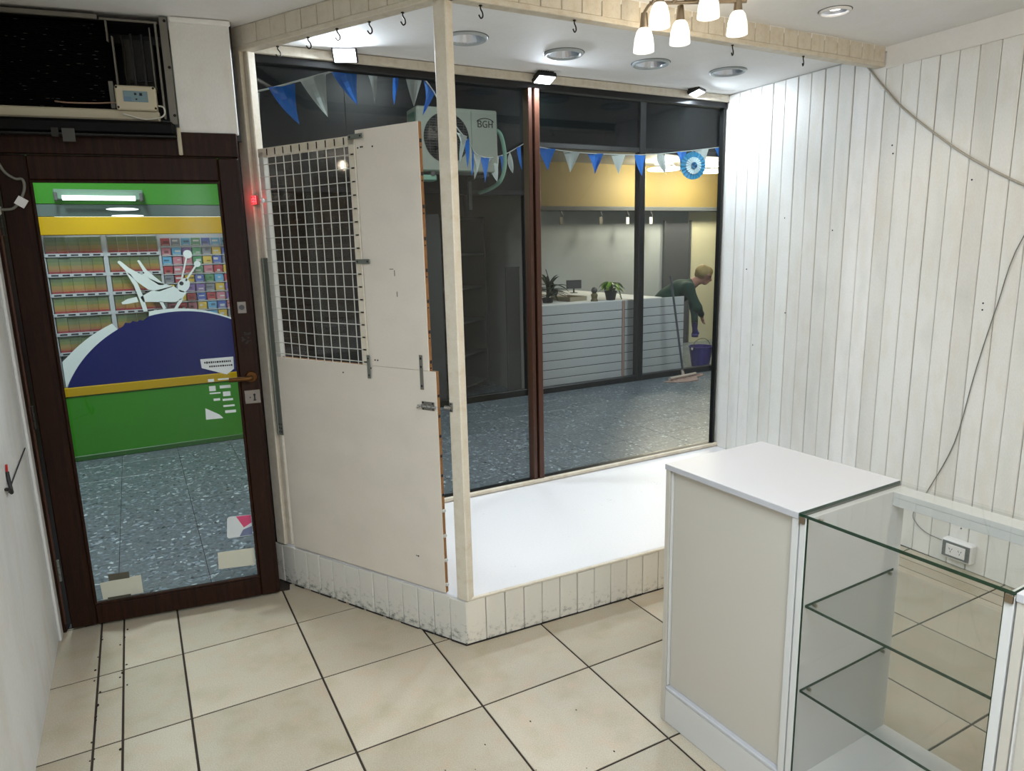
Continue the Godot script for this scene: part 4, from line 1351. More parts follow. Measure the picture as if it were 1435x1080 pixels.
func gate():
	var g = thing("mesh_gate", "home-made white board gate with a white wire mesh window on the platform's left side", "gate", GP)
	var lp = part("lower_panel", bx(Vector3(0.905, 0.910, 0.016), 0.0, Vector3(0.5405, 0.660, -0.0105)), M.raw_wood, g, "raw wooden core of the lower board")
	part("face", bx(Vector3(0.905, 0.910, 0.003), 0.001, Vector3(0.5405, 0.660, -0.001)), M.gate_paint, lp, "plain cream painted face")
	var up = part("upper_panel", bx(Vector3(0.310, 0.904, 0.016), 0.0, Vector3(0.808, 1.568, -0.0105)), M.raw_wood, g, "raw wooden core of the upper board")
	part("face", bx(Vector3(0.310, 0.904, 0.003), 0.001, Vector3(0.808, 1.568, -0.001)), M.gate_paint, up, "plain cream painted face")
	part("stile", bx(Vector3(0.030, 0.875, 0.022), 0.002, Vector3(0.103, 1.552, -0.009)), M.wire_white, g)
	part("stile", bx(Vector3(0.036, 0.885, 0.022), 0.002, Vector3(0.632, 1.557, -0.009)), M.trim_cream, g)
	part("top_rail", bx(Vector3(0.565, 0.036, 0.022), 0.002, Vector3(0.367, 1.985, -0.009)), M.trim_cream, g)
	for i in 10:
		var t = 0.118 + 0.0498 * i + 0.03
		part("wire", tb([Vector3(t, 1.112, 0.004), Vector3(t + rng.randf_range(-0.002, 0.002), 1.55, 0.004), Vector3(t, 1.985, 0.004)], 0.0018, 6), M.wire_white, g)
	for i in 17:
		var y = 1.130 + 0.0502 * i
		part("wire", tb([Vector3(0.092, y + 0.003, 0.006), Vector3(0.37, y + rng.randf_range(-0.002, 0.001), 0.006), Vector3(0.646, y, 0.006)], 0.0018, 6), M.wire_white, g)
	var s = Shape.new()
	for i in 17:
		s.box(Vector3(0.640, 1.130 + 0.0502 * i, 0.0085), Vector3(0.014, 0.005, 0.003))
	for i in 10:
		s.box(Vector3(0.148 + 0.0498 * i, 1.985, 0.005), Vector3(0.004, 0.026, 0.002))
	part("staple", s, M.iron_hook, g).set_meta("kind", "stuff")
	s = Shape.new()
	for i in 8:
		s.box(Vector3(0.9645, 1.15 + 0.115 * i, -0.010), Vector3(0.003, 0.012, 0.008))
		s.box(Vector3(0.9645, 1.126 + 0.115 * i, -0.009), Vector3(0.003, 0.005, 0.005))
	for i in 6:
		s.box(Vector3(0.9945, 0.62 + 0.08 * i, -0.010), Vector3(0.003, 0.010, 0.008))
	part("nail_hole", s, M.ink, g).set_meta("kind", "stuff")
	for i in 4:
		part("block", bx(Vector3(0.012, 0.012, 0.014), 0.002, Vector3(0.996, 0.24 + 0.105 * i, -0.008)), M.wire_white, g)
	s = Shape.new()
	for q in [[0.665, 1.955], [0.680, 1.957], [0.688, 1.957], [0.74, 1.954], [0.70, 1.14], [0.686, 1.14], [0.50, 1.075], [0.86, 0.335], [0.66, 1.105]]:
		s.lathe([Vector2(0.0, 0.001), Vector2(0.0035, 0.001), Vector2(0.0035, 0.0)], 8, Transform3D(Basis(Vector3(1, 0, 0), PI / 2), Vector3(q[0], q[1], 0.0006)))
	part("screw_hole", s, M.ink, g).set_meta("kind", "stuff")
	# scuffs on the upper board
	for q in [[0.80, 1.50, 0.020, 0.003], [0.815, 1.485, 0.004, 0.022], [0.822, 1.405, 0.004, 0.02], [0.852, 0.335, 0.012, 0.004]]:
		part("scuff", bx(Vector3(q[2], q[3], 0.0004), 0.0, Vector3(q[0], q[1], 0.0007)), M.edge_grey, g)
	s = Shape.new()
	s.box(Vector3(0.072, 1.15, 0.002), Vector3(0.032, 0.80, 0.003), 0.001)
	s.tube([Vector3(0.058, 0.75, 0.006), Vector3(0.058, 1.55, 0.006)], 0.005, 8)
	var hi = part("strip_hinge", s, M.galvanised, g, "long galvanised strip hinge")
	for i in 3:
		for j in 2:
			screw(hi, 0.066 + 0.014 * j, 0.765 + 0.018 * i, 0.0042)
	for q in [[0.662, 1.996, 0.075, 0.018], [0.660, 1.530, 0.075, 0.018], [0.657, 1.112, 0.017, 0.095]]:
		var b = part("bracket", bx(Vector3(q[2], q[3], 0.003), 0.0008, Vector3(q[0], q[1], 0.0095 if q[3] < 0.05 else 0.0095)), M.galvanised, g)
		for k in [-0.36, 0.36]:
			screw(b, q[0] + (q[2] * k if q[2] > q[3] else 0.0), q[1] + (q[3] * k if q[3] > q[2] else 0.0), 0.0112)
	var mp = part("mending_plate", bx(Vector3(0.017, 0.135, 0.003), 0.001, Vector3(0.925, 1.108, 0.002)), M.dull_metal, g, "upright steel mending plate joining the two boards")
	for y in [1.162, 1.130, 1.055]:
		screw(mp, 0.925, y, 0.0036, 0.005)
	var bo = part("bolt_plate", bx(Vector3(0.062, 0.034, 0.003), 0.001, Vector3(0.950, 0.978, 0.002)), M.dull_metal, g, "small steel slide bolt")
	s = Shape.new()
	s.tube([Vector3(0.905, 0.978, 0.010), Vector3(0.998, 0.978, 0.010)], 0.0045, 8)
	s.tube([Vector3(0.915, 0.978, 0.010), Vector3(0.913, 0.972, 0.024)], 0.004, 8)
	for x in [0.928, 0.952, 0.974]:
		part("loop", bx(Vector3(0.007, 0.016, 0.013), 0.002, Vector3(x, 0.978, 0.009)), M.dull_metal, bo)
	part("bolt", s, M.chrome, bo)
	for q in [[0.926, 0.990], [0.974, 0.990], [0.926, 0.966], [0.974, 0.966]]:
		screw(bo, q[0], q[1], 0.0036)
	var kp = thing("bolt_keeper", "small chrome bolt keeper screwed on the corner post", "keeper", Transform3D(GP.basis, GP.origin + GE * 1.062 + Vector3.UP * 0.985))
	part("plate", bx(Vector3(0.016, 0.036, 0.003), 0.001, Vector3(0.0, 0, 0.003)), M.dull_metal, kp)
	part("loop", bx(Vector3(0.030, 0.014, 0.014), 0.004, Vector3(-0.012, 0, 0.010)), M.chrome, kp)
	for y in [-0.013, 0.013]:
		screw(kp, 0.0, y, 0.0045)
	# red warning lamp on the left post
	var r = thing("red_lamp", "small red digital lamp glowing on the left post beside the mesh", "lamp", Transform3D(GP.basis, GP.origin + GE * 0.052 + Vector3.UP * 1.795 + GP.basis.z * 0.006))
	part("case", bx(Vector3(0.034, 0.040, 0.010), 0.002, Vector3(0, 0, 0.005)), M.red_print, r)
	part("light", bx(Vector3(0.030, 0.036, 0.002), 0.0005, Vector3(0, 0, 0.011)), M.red_led, r, "glowing red face")
	s = Shape.new()
	for q in [[-0.010, 0.012, 0.005, 0.007], [0.0, 0.013, 0.004, 0.006], [0.009, 0.011, 0.006, 0.004], [-0.006, 0.0, 0.008, 0.004], [0.008, -0.002, 0.004, 0.007], [-0.010, -0.012, 0.006, 0.005], [0.002, -0.012, 0.005, 0.005], [0.011, -0.013, 0.004, 0.006]]:
		s.box(Vector3(q[0], q[1], 0.0123), Vector3(q[2], q[3], 0.001))
	part("mark", s, M.ink, r).set_meta("kind", "stuff")
	var l = OmniLight3D.new()
	l.name = "red_lamp_glow"
	l.position = r.position + GP.basis.z * 0.03
	l.light_color = Color(1.0, 0.05, 0.12)
	l.light_energy = 0.0035
	l.light_size = 0.012
	l.omni_range = 10.0
	l.omni_attenuation = 2.0
	l.shadow_enabled = true
	add_child(l)
	var kn = Shape.new()
	kn.lathe_smooth(pts([0.0, 0.0, 0.007, 0.0, 0.007, 0.006, 0.012, 0.012, 0.011, 0.019, 0.0, 0.022]), 14, Transform3D(Basis(Vector3(1, 0, 0), PI / 2), Vector3.ZERO))
	single("pull_knob", kn, M.plastic_white, "little round white knob on the gate's left stile beside the red lamp", "knob", "", Transform3D(GP.basis, GP.origin + GE * 0.106 + Vector3.UP * 1.79 + GP.basis.z * 0.002))

func make_cabinet(label, u):
	var c = thing("cabinet", label, "cabinet", Transform3D(CP.basis, CP.origin + CE * u))
	var w = 0.484
	var d = 0.435
	part("side_panel", bx(Vector3(0.018, 0.88, d), 0.001, Vector3(0.009, 0.44, -d / 2)), M.laminate_cream, c)
	part("side_panel", bx(Vector3(0.018, 0.88, d), 0.001, Vector3(w - 0.009, 0.44, -d / 2)), M.laminate, c)
	part("top", bx(Vector3(w + 0.002, 0.018, d + 0.006), 0.0012, Vector3(w / 2, 0.890, -d / 2 + 0.001)), M.laminate_top, c, "white laminate top")
	part("top_edge", bx(Vector3(0.002, 0.013, d), 0.0, Vector3(w + 0.0022, 0.889, -d / 2)), M.edge_grey, c)
	part("front_panel", bx(Vector3(w - 0.038, 0.745, 0.012), 0.001, Vector3(w / 2, 0.505, -0.022)), M.laminate_cream, c, "recessed cream front panel")
	part("top_stretcher", bx(Vector3(w - 0.038, 0.03, 0.016), 0.001, Vector3(w / 2, 0.866, -0.036)), M.laminate, c)
	part("back_panel", bx(Vector3(w - 0.038, 0.86, 0.01), 0.0, Vector3(w / 2, 0.44, -d + 0.008)), M.laminate, c)
	part("kick_board", bx(Vector3(w - 0.037, 0.118, 0.016), 0.001, Vector3(w / 2, 0.060, -0.009)), M.laminate, c)
	part("bead", bx(Vector3(w - 0.037, 0.013, 0.024), 0.003, Vector3(w / 2, 0.1255, -0.012)), M.laminate_top, c, "rounded white bead over the kick board")
	part("stile_edge", bx(Vector3(0.004, 0.74, 0.010), 0.001, Vector3(0.0215, 0.505, -0.010)), M.laminate, c)
	part("stile_edge", bx(Vector3(0.004, 0.74, 0.010), 0.001, Vector3(w - 0.0215, 0.505, -0.010)), M.laminate, c)
	return c

func sheet(called, parent, size, at, label = ""):
	# a glass sheet lying flat with green cut edges
	var f = Shape.new()
	for y in [-0.5, 0.5]:
		f.face([at + Vector3(-size.x / 2, size.y * y, -size.z / 2), at + Vector3(size.x / 2, size.y * y, -size.z / 2), at + Vector3(size.x / 2, size.y * y, size.z / 2), at + Vector3(-size.x / 2, size.y * y, size.z / 2)], Vector3(0, signf(y), 0))
	var p = part(called, f, M.pane_case, parent, label)
	part("cut_edge", bx(Vector3(size.x, size.y * 1.05, 0.0022), 0.0, at + Vector3(0, 0, size.z / 2)), M.glass_edge, p)
	for x in [-0.5, 0.5]:
		part("cut_edge", bx(Vector3(0.0016, size.y * 1.05, size.z), 0.0, at + Vector3(size.x * x, 0, 0)), M.glass_edge, p)
	return p

func counters():
	make_cabinet("closed white cabinet with a recessed cream front, left of the glass display case", 0.0)
	make_cabinet("second white cabinet, right of the glass display case at the picture's lower right edge", 0.977)
	var c = thing("display_case", "glass topped display case with two glass shelves between two white cabinets", "display case", Transform3D(CP.basis, CP.origin + CE * 0.489))
	var w = 0.484
	var d = 0.430
	part("side_panel", bx(Vector3(0.018, 0.886, d), 0.001, Vector3(0.009, 0.443, -d / 2)), M.laminate, c)
	part("side_panel", bx(Vector3(0.018, 0.886, d), 0.001, Vector3(w - 0.009, 0.443, -d / 2)), M.laminate, c)
	part("base_board", bx(Vector3(w - 0.036, 0.018, d), 0.001, Vector3(w / 2, 0.122, -d / 2)), M.laminate, c)
	part("kick_board", bx(Vector3(w - 0.036, 0.11, 0.016), 0.001, Vector3(w / 2, 0.056, -0.010)), M.laminate, c)
	part("back_rail", bx(Vector3(w - 0.036, 0.024, 0.018), 0.001, Vector3(w / 2, 0.8565, -d + 0.050)), M.laminate, c)
	part("back_rail", bx(Vector3(w - 0.036, 0.016, 0.060), 0.001, Vector3(w / 2, 0.877, -d + 0.030)), M.laminate, c)
	sheet("glass_top", c, Vector3(w, 0.007, d + 0.004), Vector3(w / 2, 0.8960, -d / 2 + 0.003), "clear glass top with green edge")
	sheet("glass_shelf", c, Vector3(w - 0.038, 0.006, d - 0.045), Vector3(w / 2, 0.645, -d / 2 + 0.006), "clear upper glass shelf")
	sheet("glass_shelf", c, Vector3(w - 0.038, 0.006, d - 0.045), Vector3(w / 2, 0.400, -d / 2 + 0.006), "clear lower glass shelf")
	var p = part("front_pane", bx(Vector3(w - 0.037, 0.758, 0.005), 0.0, Vector3(w / 2, 0.510, -0.004)), M.pane_case, c, "clear front glass")
	for x in [0.019, w - 0.019]:
		part("cut_edge", bx(Vector3(0.0018, 0.758, 0.0052), 0.0, Vector3(x, 0.510, -0.004)), M.glass_edge, p)
	for x in [0.008, w - 0.008]:
		part("corner_clip", bx(Vector3(0.015, 0.018, 0.006), 0.001, Vector3(x, 0.882, 0.004)), M.nickel, c)
	for y in [0.640, 0.395, 0.875]:
		for x in [0.022, w - 0.022]:
			for z in [-0.05, -d + 0.05]:
				part("shelf_peg", tb([Vector3(x - 0.006, y - 0.001, z), Vector3(x + 0.006, y - 0.001, z)], 0.0045, 8), M.nickel, c)

func air_conditioner():
	var a = thing("window_air_conditioner", "stripped old air conditioner with black coil set in the wall above the glass door", "air conditioner", DP)
	# carcass: open black box
	part("housing", bx(Vector3(0.67, 0.36, 0.010), 0.0, Vector3(-0.118, 2.285, -0.33)), M.black, a)
	part("housing", bx(Vector3(0.67, 0.012, 0.33), 0.0, Vector3(-0.118, 2.466, -0.17)), M.black, a)
	part("housing", bx(Vector3(0.67, 0.012, 0.33), 0.0, Vector3(-0.118, 2.096, -0.17)), M.black, a)
	part("housing", bx(Vector3(0.012, 0.36, 0.33), 0.0, Vector3(0.208, 2.285, -0.17)), M.black, a)
	part("housing", bx(Vector3(0.012, 0.36, 0.33), 0.0, Vector3(-0.452, 2.285, -0.17)), M.black, a)
	part("coil", bx(Vector3(0.460, 0.325, 0.05), 0.002, Vector3(-0.222, 2.292, -0.060)), M.coil_black, a, "matt black finned coil")
	var s = Shape.new()
	for i in 46:
		s.box(Vector3(-0.222, 2.138 + 0.0069 * i, -0.032), Vector3(0.455, 0.0018, 0.010))
	part("fin", s, M.coil_black, a).set_meta("kind", "stuff")
	s = Shape.new()
	for i in 70:
		s.box(Vector3(rng.randf_range(-0.42, 0.0), 2.138 + 0.0069 * (rng.randi() % 46), -0.0262), Vector3(rng.randf_range(0.004, 0.014), 0.0014, 0.001))
	part("dust_fleck", s, M.dim_grey, a).set_meta("kind", "stuff")
	part("top_strip", bx(Vector3(0.445, 0.016, 0.016), 0.002, Vector3(-0.234, 2.468, 0.004)), M.dull_metal, a)
	part("top_strip", bx(Vector3(0.20, 0.007, 0.010), 0.001, Vector3(0.095, 2.463, 0.002)), M.dull_metal, a)
	part("frame_post", bx(Vector3(0.008, 0.36, 0.014), 0.001, Vector3(0.187, 2.285, 0.004)), M.dull_metal, a)
	var fp = part("frame_post", bx(Vector3(0.028, 0.40, 0.016), 0.002, Vector3(0.216, 2.285, 0.004)), M.dull_metal, a, "dull metal side bar")
	for y in [2.47, 2.30, 2.12]:
		screw(fp, 0.222, y, 0.012, 0.006, M.iron_hook)
	part("divider", bx(Vector3(0.006, 0.080, 0.02), 0.001, Vector3(0.014, 2.425, -0.01)), M.dull_metal, a)
	part("divider", bx(Vector3(0.006, 0.180, 0.02), 0.001, Vector3(0.030, 2.315, -0.01)), M.dull_metal, a)
	part("divider", bx(Vector3(0.006, 0.230, 0.02), 0.001, Vector3(0.162, 2.335, -0.03)), M.dull_metal, a)
	part("cavity_back", bx(Vector3(0.115, 0.20, 0.01), 0.0, Vector3(0.10, 2.33, -0.14)), M.cavity_grey, a, "grey rear of the open compartment")
	for x in [0.085, 0.123]:
		part("cavity_bar", bx(Vector3(0.010, 0.22, 0.012), 0.001, Vector3(x, 2.33, -0.09)), M.black, a)
	part("cavity_bar", bx(Vector3(0.08, 0.006, 0.012), 0.001, Vector3(0.103, 2.265, -0.095)), M.black, a)
	part("pipe", tb(curve([Vector3(0.052, 2.42, -0.05), Vector3(0.060, 2.36, -0.05), Vector3(0.056, 2.28, -0.05), Vector3(0.064, 2.23, -0.05)], 5), 0.005, 8), M.iron_hook, a)
	part("sill", bx(Vector3(0.62, 0.040, 0.040), 0.006, Vector3(-0.142, 2.113, 0.006)), M.plastic_cream, a, "yellowed plastic sill")
	part("mount_strip", bx(Vector3(0.016, 0.10, 0.006), 0.001, Vector3(0.006, 2.19, 0.0)), M.dull_metal, a)
	var cb = part("control_box", bx(Vector3(0.142, 0.090, 0.050), 0.005, Vector3(0.094, 2.173, 0.026)), M.plastic_cream, a, "cream plastic control box")
	part("display", bx(Vector3(0.086, 0.040, 0.002), 0.0008, Vector3(0.094, 2.178, 0.0515)), M.panel_teal, cb, "blue grey control label")
	part("display", bx(Vector3(0.026, 0.016, 0.001), 0.0, Vector3(0.066, 2.168, 0.053)), M.panel_blue, cb)
	for q in [[0.094, 2.187, 0.008, 0.008], [0.113, 2.186, 0.010, 0.010], [0.096, 2.168, 0.006, 0.005]]:
		part("button", bx(Vector3(q[2], q[3], 0.002), 0.0005, Vector3(q[0], q[1], 0.053)), M.ink, cb)
	for q in [[0.030, 2.210], [0.158, 2.211], [0.160, 2.137], [0.030, 2.137]]:
		screw(cb, q[0], q[1], 0.051, 0.0045, M.iron_hook)
	part("wire", tb(curve([Vector3(-0.195, 2.162, -0.02), Vector3(-0.15, 2.155, 0.0), Vector3(-0.06, 2.156, 0.004), Vector3(0.0, 2.160, 0.006), Vector3(0.024, 2.158, 0.02)], 5), 0.0028, 7), M.copper_wire, a, "thin copper coloured wire")
	part("wire", tb(curve([Vector3(0.168, 2.150, 0.03), Vector3(0.186, 2.145, 0.035), Vector3(0.188, 2.120, 0.035), Vector3(0.165, 2.104, 0.035), Vector3(0.11, 2.098, 0.032), Vector3(0.04, 2.116, 0.03)], 5), 0.0032, 7), M.cable_white, a)
	var tr = thing("drip_tray", "black drip tray shelf hanging under the old air conditioner", "tray", DP)
	part("trough", bx(Vector3(0.672, 0.056, 0.075), 0.012, Vector3(-0.114, 2.060, 0.030)), M.navy_black, tr)
	part("lip", bx(Vector3(0.672, 0.008, 0.082), 0.003, Vector3(-0.114, 2.031, 0.033)), M.black, tr)
	part("bracket", bx(Vector3(0.015, 0.105, 0.014), 0.003, Vector3(0.231, 2.018, 0.035)), M.plastic_cream, tr, "cream plastic end bracket")
	part("tape_patch", bx(Vector3(0.042, 0.048, 0.001), 0.0, Vector3(-0.146, 2.026, 0.0750)), M.cavity_grey, tr, "grey patch of old tape")
	part("tape_patch", bx(Vector3(0.024, 0.032, 0.001), 0.0, Vector3(-0.190, 2.035, 0.0750)), M.dim_brown, tr)

func downlight(label, x, z, y, r, lit, energy, group):
	var d = thing("downlight", label, "downlight", Transform3D(Basis(), Vector3(x, y, z)), group)
	var s = Shape.new()
	s.lathe_smooth(pts([r * 0.80, -0.002, r * 0.84, -0.010, r * 0.93, -0.012, r, -0.006, r, 0.0]), 36)
	part("trim_ring", s, M.plastic_white if r < 0.08 else M.shelf_white, d)
	s = Shape.new()
	s.lathe(pts([r, -0.0015, r + 0.004, -0.0008, r + 0.004, 0.0]), 36)
	part("gap", s, M.plastic_grey, d)
	s = Shape.new()
	var depth = 0.055 if r > 0.08 else 0.03
	s.lathe(pts([r * 0.81, -0.004, r * 0.80, 0.0, r * 0.62, depth * 0.55, r * 0.36, depth]), 28, Transform3D(), true)
	part("reflector", s, M.mirror_metal, d)
	s = Shape.new()
	s.lathe(pts([0.0, depth + 0.001, r * 0.38, depth + 0.001]), 20)
	part("socket", s, M.dim_grey, d)
	if lit:
		s = Shape.new()
		s.lathe_smooth(pts([0.0, 0.004, r * 0.38, 0.006, r * 0.45, 0.014, r * 0.40, depth * 0.9]), 24)
		part("bulb", s, M.bulb_glow, d)
		var l = SpotLight3D.new()
		l.name = "downlight_lamp"
		l.position = Vector3(x, y - 0.006, z)
		l.rotation = Vector3(-PI / 2, 0, 0)
		l.spot_angle = 68.0
		l.spot_angle_attenuation = 0.8
		l.spot_range = 12.0
		l.spot_attenuation = 2.0
		l.light_size = 0.03
		l.light_color = Color(1.0, 0.95, 0.87)
		l.light_energy = energy
		l.shadow_enabled = true
		add_child(l)
	return d

func lamps():
	var k = 0
	for q in [[1.386, -0.075], [1.915, -0.115], [2.425, -0.094], [2.921, -0.057]]:
		downlight(["unlit recessed round downlight nearest the corner post", "unlit recessed downlight with dark chrome reflector, second from the corner post", "unlit recessed downlight behind the chandelier, third from the corner post", "unlit recessed downlight nearest the right wall boards"][k], q[0], q[1], CEIL - 0.022 - 0.0, 0.095, false, 0.0, "downlights over the display platform")
		k += 1
	downlight("small lit recessed spot in the room ceiling right of the chandelier", 2.643, 0.80, CEIL, 0.062, true, 0.5, "")
	downlight("lit recessed spot in the room ceiling in front of the corner post", 1.40, 1.36, CEIL, 0.062, true, 0.6, "")
	downlight("lit recessed spot in the room ceiling behind the viewer", 0.75, 3.9, CEIL, 0.062, true, 0.6, "")
	# flood lamps on the header board
	k = 0
	for q in [[Vector3(0.955, 2.438, -0.455), Vector3(-0.28, -0.70, 0.66)], [Vector3(2.016, 2.424, -0.455), Vector3(0.0, -0.93, 0.36)], [Vector3(3.079, 2.440, -0.455), Vector3(0.14, -0.95, 0.28)]]:
		var dir = q[1].normalized()
		var zb = -dir
		var xb = Vector3.UP.cross(zb).normalized()
		var bs = Basis(xb, zb.cross(xb), zb)
		var f = thing("flood_lamp", ["brightest small flood lamp on the header board, left of the corner post", "small flood lamp on the header board above the brown mullion", "small flood lamp on the header board beside the right wall"][k], "flood lamp", Transform3D(bs, q[0]), "flood lamps on the header board")
		part("body", bx(Vector3(0.112, 0.078, 0.022), 0.004, Vector3(0, 0, 0.016)), M.black, f)
		var fins = Shape.new()
		for i in 7:
			fins.box(Vector3(-0.042 + 0.014 * i, 0, 0.034), Vector3(0.004, 0.066, 0.016), 0.001)
		part("cooling_fin", fins, M.black, f)
		part("light", bx(Vector3(0.098, 0.064, 0.004), 0.001, Vector3(0, 0, 0.003)), M.flood_face, f, "glowing white face")
		var inv = Transform3D(bs, q[0]).affine_inverse()
		var foot = Vector3(q[0].x, 2.452, WZ + 0.05)
		part("stirrup", tb(curve([inv * foot, inv * (foot + Vector3(0, 0.012, 0.025)), inv * (q[0] - dir * 0.05 + Vector3.UP * 0.022), Vector3(0, 0.01, 0.04)], 4), 0.005, 7), M.black, f)
		var l = AreaLight3D.new()
		l.name = "flood_light"
		l.transform = Transform3D(bs, q[0] + dir * 0.006)
		l.area_size = Vector2(0.098, 0.064)
		l.light_color = Color(0.90, 0.95, 1.0)
		l.light_energy = [0.85, 1.05, 0.9][k]
		l.shadow_enabled = true
		add_child(l)
		k += 1
	# chandelier
	var c = Vector3(1.96, CEIL, 0.735)
	var ch = thing("chandelier", "brushed nickel ceiling light with small glowing white glass shades on thin arms", "chandelier", Transform3D(Basis(), c))
	var s = Shape.new()
	s.lathe_smooth(pts([0.0, -0.022, 0.045, -0.022, 0.055, -0.016, 0.058, 0.0]), 28)
	part("canopy", s, M.nickel, ch)
	part("bar", tb([Vector3(-0.16, -0.040, -0.085), Vector3(0.16, -0.040, 0.085)], 0.007, 10), M.nickel, ch)
	part("bar", tb([Vector3(0, -0.015, 0), Vector3(0, -0.044, 0)], 0.010, 10), M.nickel, ch)
	var heads = [Vector3(1.778, 2.382, 0.734), Vector3(1.772, 2.317, 0.655), Vector3(1.926, 2.355, 0.679), Vector3(1.874, 2.385, 0.881), Vector3(2.095, 2.375, 0.803)]
	for h in heads:
		var p = h - c
		var top = p + Vector3(0, 0.095, 0)
		var root = Vector3(clampf(p.x, -0.15, 0.15), -0.040, clampf(p.x, -0.15, 0.15) * 0.53)
		top.y = minf(top.y, -0.012)
		var arm = part("arm", tb(curve([root, (root + top) / 2 + Vector3(0, 0.008, 0), top], 5), 0.0055, 9), M.nickel, ch)
		var cone = Shape.new()
		cone.lathe(pts([0.0, 0.094, 0.012, 0.094, 0.017, 0.040, 0.0, 0.040]), 20, Transform3D(Basis(), p))
		part("socket_cone", cone, M.nickel, arm)
		var sh = Shape.new()
		sh.lathe_smooth(pts([0.0, 0.043, 0.020, 0.041, 0.028, 0.030, 0.035, 0.005, 0.0385, -0.028, 0.0385, -0.040, 0.036, -0.041, 0.0, -0.034]), 24, Transform3D())
		part("shade", sh, M.shade_glow, arm, "glowing white glass shade", p)
		var l = OmniLight3D.new()
		l.name = "shade_bulb"
		l.position = h + Vector3(0, -0.008, 0)
		l.light_size = 0.03
		l.light_color = Color(1.0, 0.93, 0.82)
		l.light_energy = 0.009
		l.omni_range = 12.0
		l.omni_attenuation = 2.0
		l.shadow_enabled = true
		add_child(l)
	# room lamps behind the viewer: a batten on the left and a warm globe, which the shop window mirrors
	var bt = thing("batten_light", "lit ceiling batten on the left behind the viewer", "ceiling lamp", Transform3D(Basis(), Vector3(0.25, CEIL, 2.85)))
	part("tray", bx(Vector3(1.24, 0.045, 0.10), 0.008, Vector3(0, -0.0225, 0)), M.plastic_white, bt)
	for x in [-0.61, 0.61]:
		part("end_cap", bx(Vector3(0.02, 0.05, 0.10), 0.006, Vector3(x, -0.058, 0)), M.plastic_white, bt)
	for z in [-0.025, 0.025]:
		part("tube", tb([Vector3(-0.60, -0.064, z), Vector3(0.60, -0.064, z)], 0.013, 12), M.tube_glow, bt)
	var bl = AreaLight3D.new()
	bl.name = "batten_lamp"
	bl.area_size = Vector2(1.2, 0.08)
	bl.light_energy = 7.0
	bl.light_color = Color(0.90, 0.95, 1.0)
	bl.transform = Transform3D(Basis(Vector3(1, 0, 0), -PI / 2), Vector3(0.25, CEIL - 0.082, 2.85))
	bl.shadow_enabled = true
	add_child(bl)
	var gb = thing("globe_lamp", "warm glass globe lamp hanging behind the viewer", "ceiling lamp", Transform3D(Basis(), Vector3(1.94, CEIL, 3.05)))
	part("rod", tb([Vector3(0, 0, 0), Vector3(0, -0.05, 0)], 0.008, 8), M.nickel, gb)
	var gs = Shape.new()
	gs.ball(Vector3.ZERO, 0.055, 20, 14)
	part("globe", gs, M.globe_glow, gb, "glowing globe", Vector3(0, -0.10, 0))
	var go = OmniLight3D.new()
	go.name = "globe_bulb"
	go.position = Vector3(1.94, CEIL - 0.10, 3.05)
	go.light_size = 0.04
	go.light_color = Color(1.0, 0.94, 0.85)
	go.light_energy = 1.0
	go.omni_range = 12.0
	go.omni_attenuation = 2.0
	go.shadow_enabled = true
	add_child(go)
	k = 0
	# corridor ceiling panels, outside the view
	for x in [-0.4, 2.4, 5.4]:
		var pnl = thing("corridor_lamp", "square ceiling panel lamp in the corridor, %s from the kiosk end" % ["first", "second", "third"][k], "ceiling lamp", Transform3D(Basis(), Vector3(x, 3.35, -1.9)), "corridor ceiling lamps")
		part("frame", bx(Vector3(0.62, 0.03, 0.62), 0.004, Vector3(0, -0.015, 0)), M.plastic_white, pnl)
		part("light", bx(Vector3(0.56, 0.006, 0.56), 0.001, Vector3(0, -0.032, 0)), M.tube_glow, pnl)
		var l = AreaLight3D.new()
		l.name = "corridor_panel"
		l.area_size = Vector2(0.56, 0.56)
		l.light_energy = [8.2, 1.3, 7.2][k]
		l.light_color = Color(0.93, 0.98, 1.0)
		l.transform = Transform3D(Basis(Vector3(1, 0, 0), -PI / 2), Vector3(x, 3.308, -1.9))
		l.shadow_enabled = true
		add_child(l)
		k += 1

func pennant(w, h, curl, lean):
	# a hanging cloth triangle, folded over the cord, gently curled
	var s = Shape.new()
	var n = 6
	for i in n:
		var f0 = float(i) / n
		var f1 = float(i + 1) / n
		for j in 4:
			var g0 = j / 4.0 - 0.5
			var g1 = (j + 1) / 4.0 - 0.5
			var q = []
			for e in [[f0, g0], [f0, g1], [f1, g1], [f1, g0]]:
				var ww = w * (1.0 - e[0])
				q.append(Vector3(e[1] * ww + lean * e[0] * e[0], -h * e[0], curl * (sin(e[1] * 5.0 + 0.6) * e[0] * (1.0 - e[0]) * 1.6 + e[0] * e[0] * 0.4)))
			var nn = (q[1] - q[0]).cross(q[3] - q[0]).normalized()
			for z in [0.0006, -0.0006]:
				var off = nn * z
				s.face([q[0] + off, q[1] + off, q[2] + off, q[3] + off], nn * signf(z))
	return s

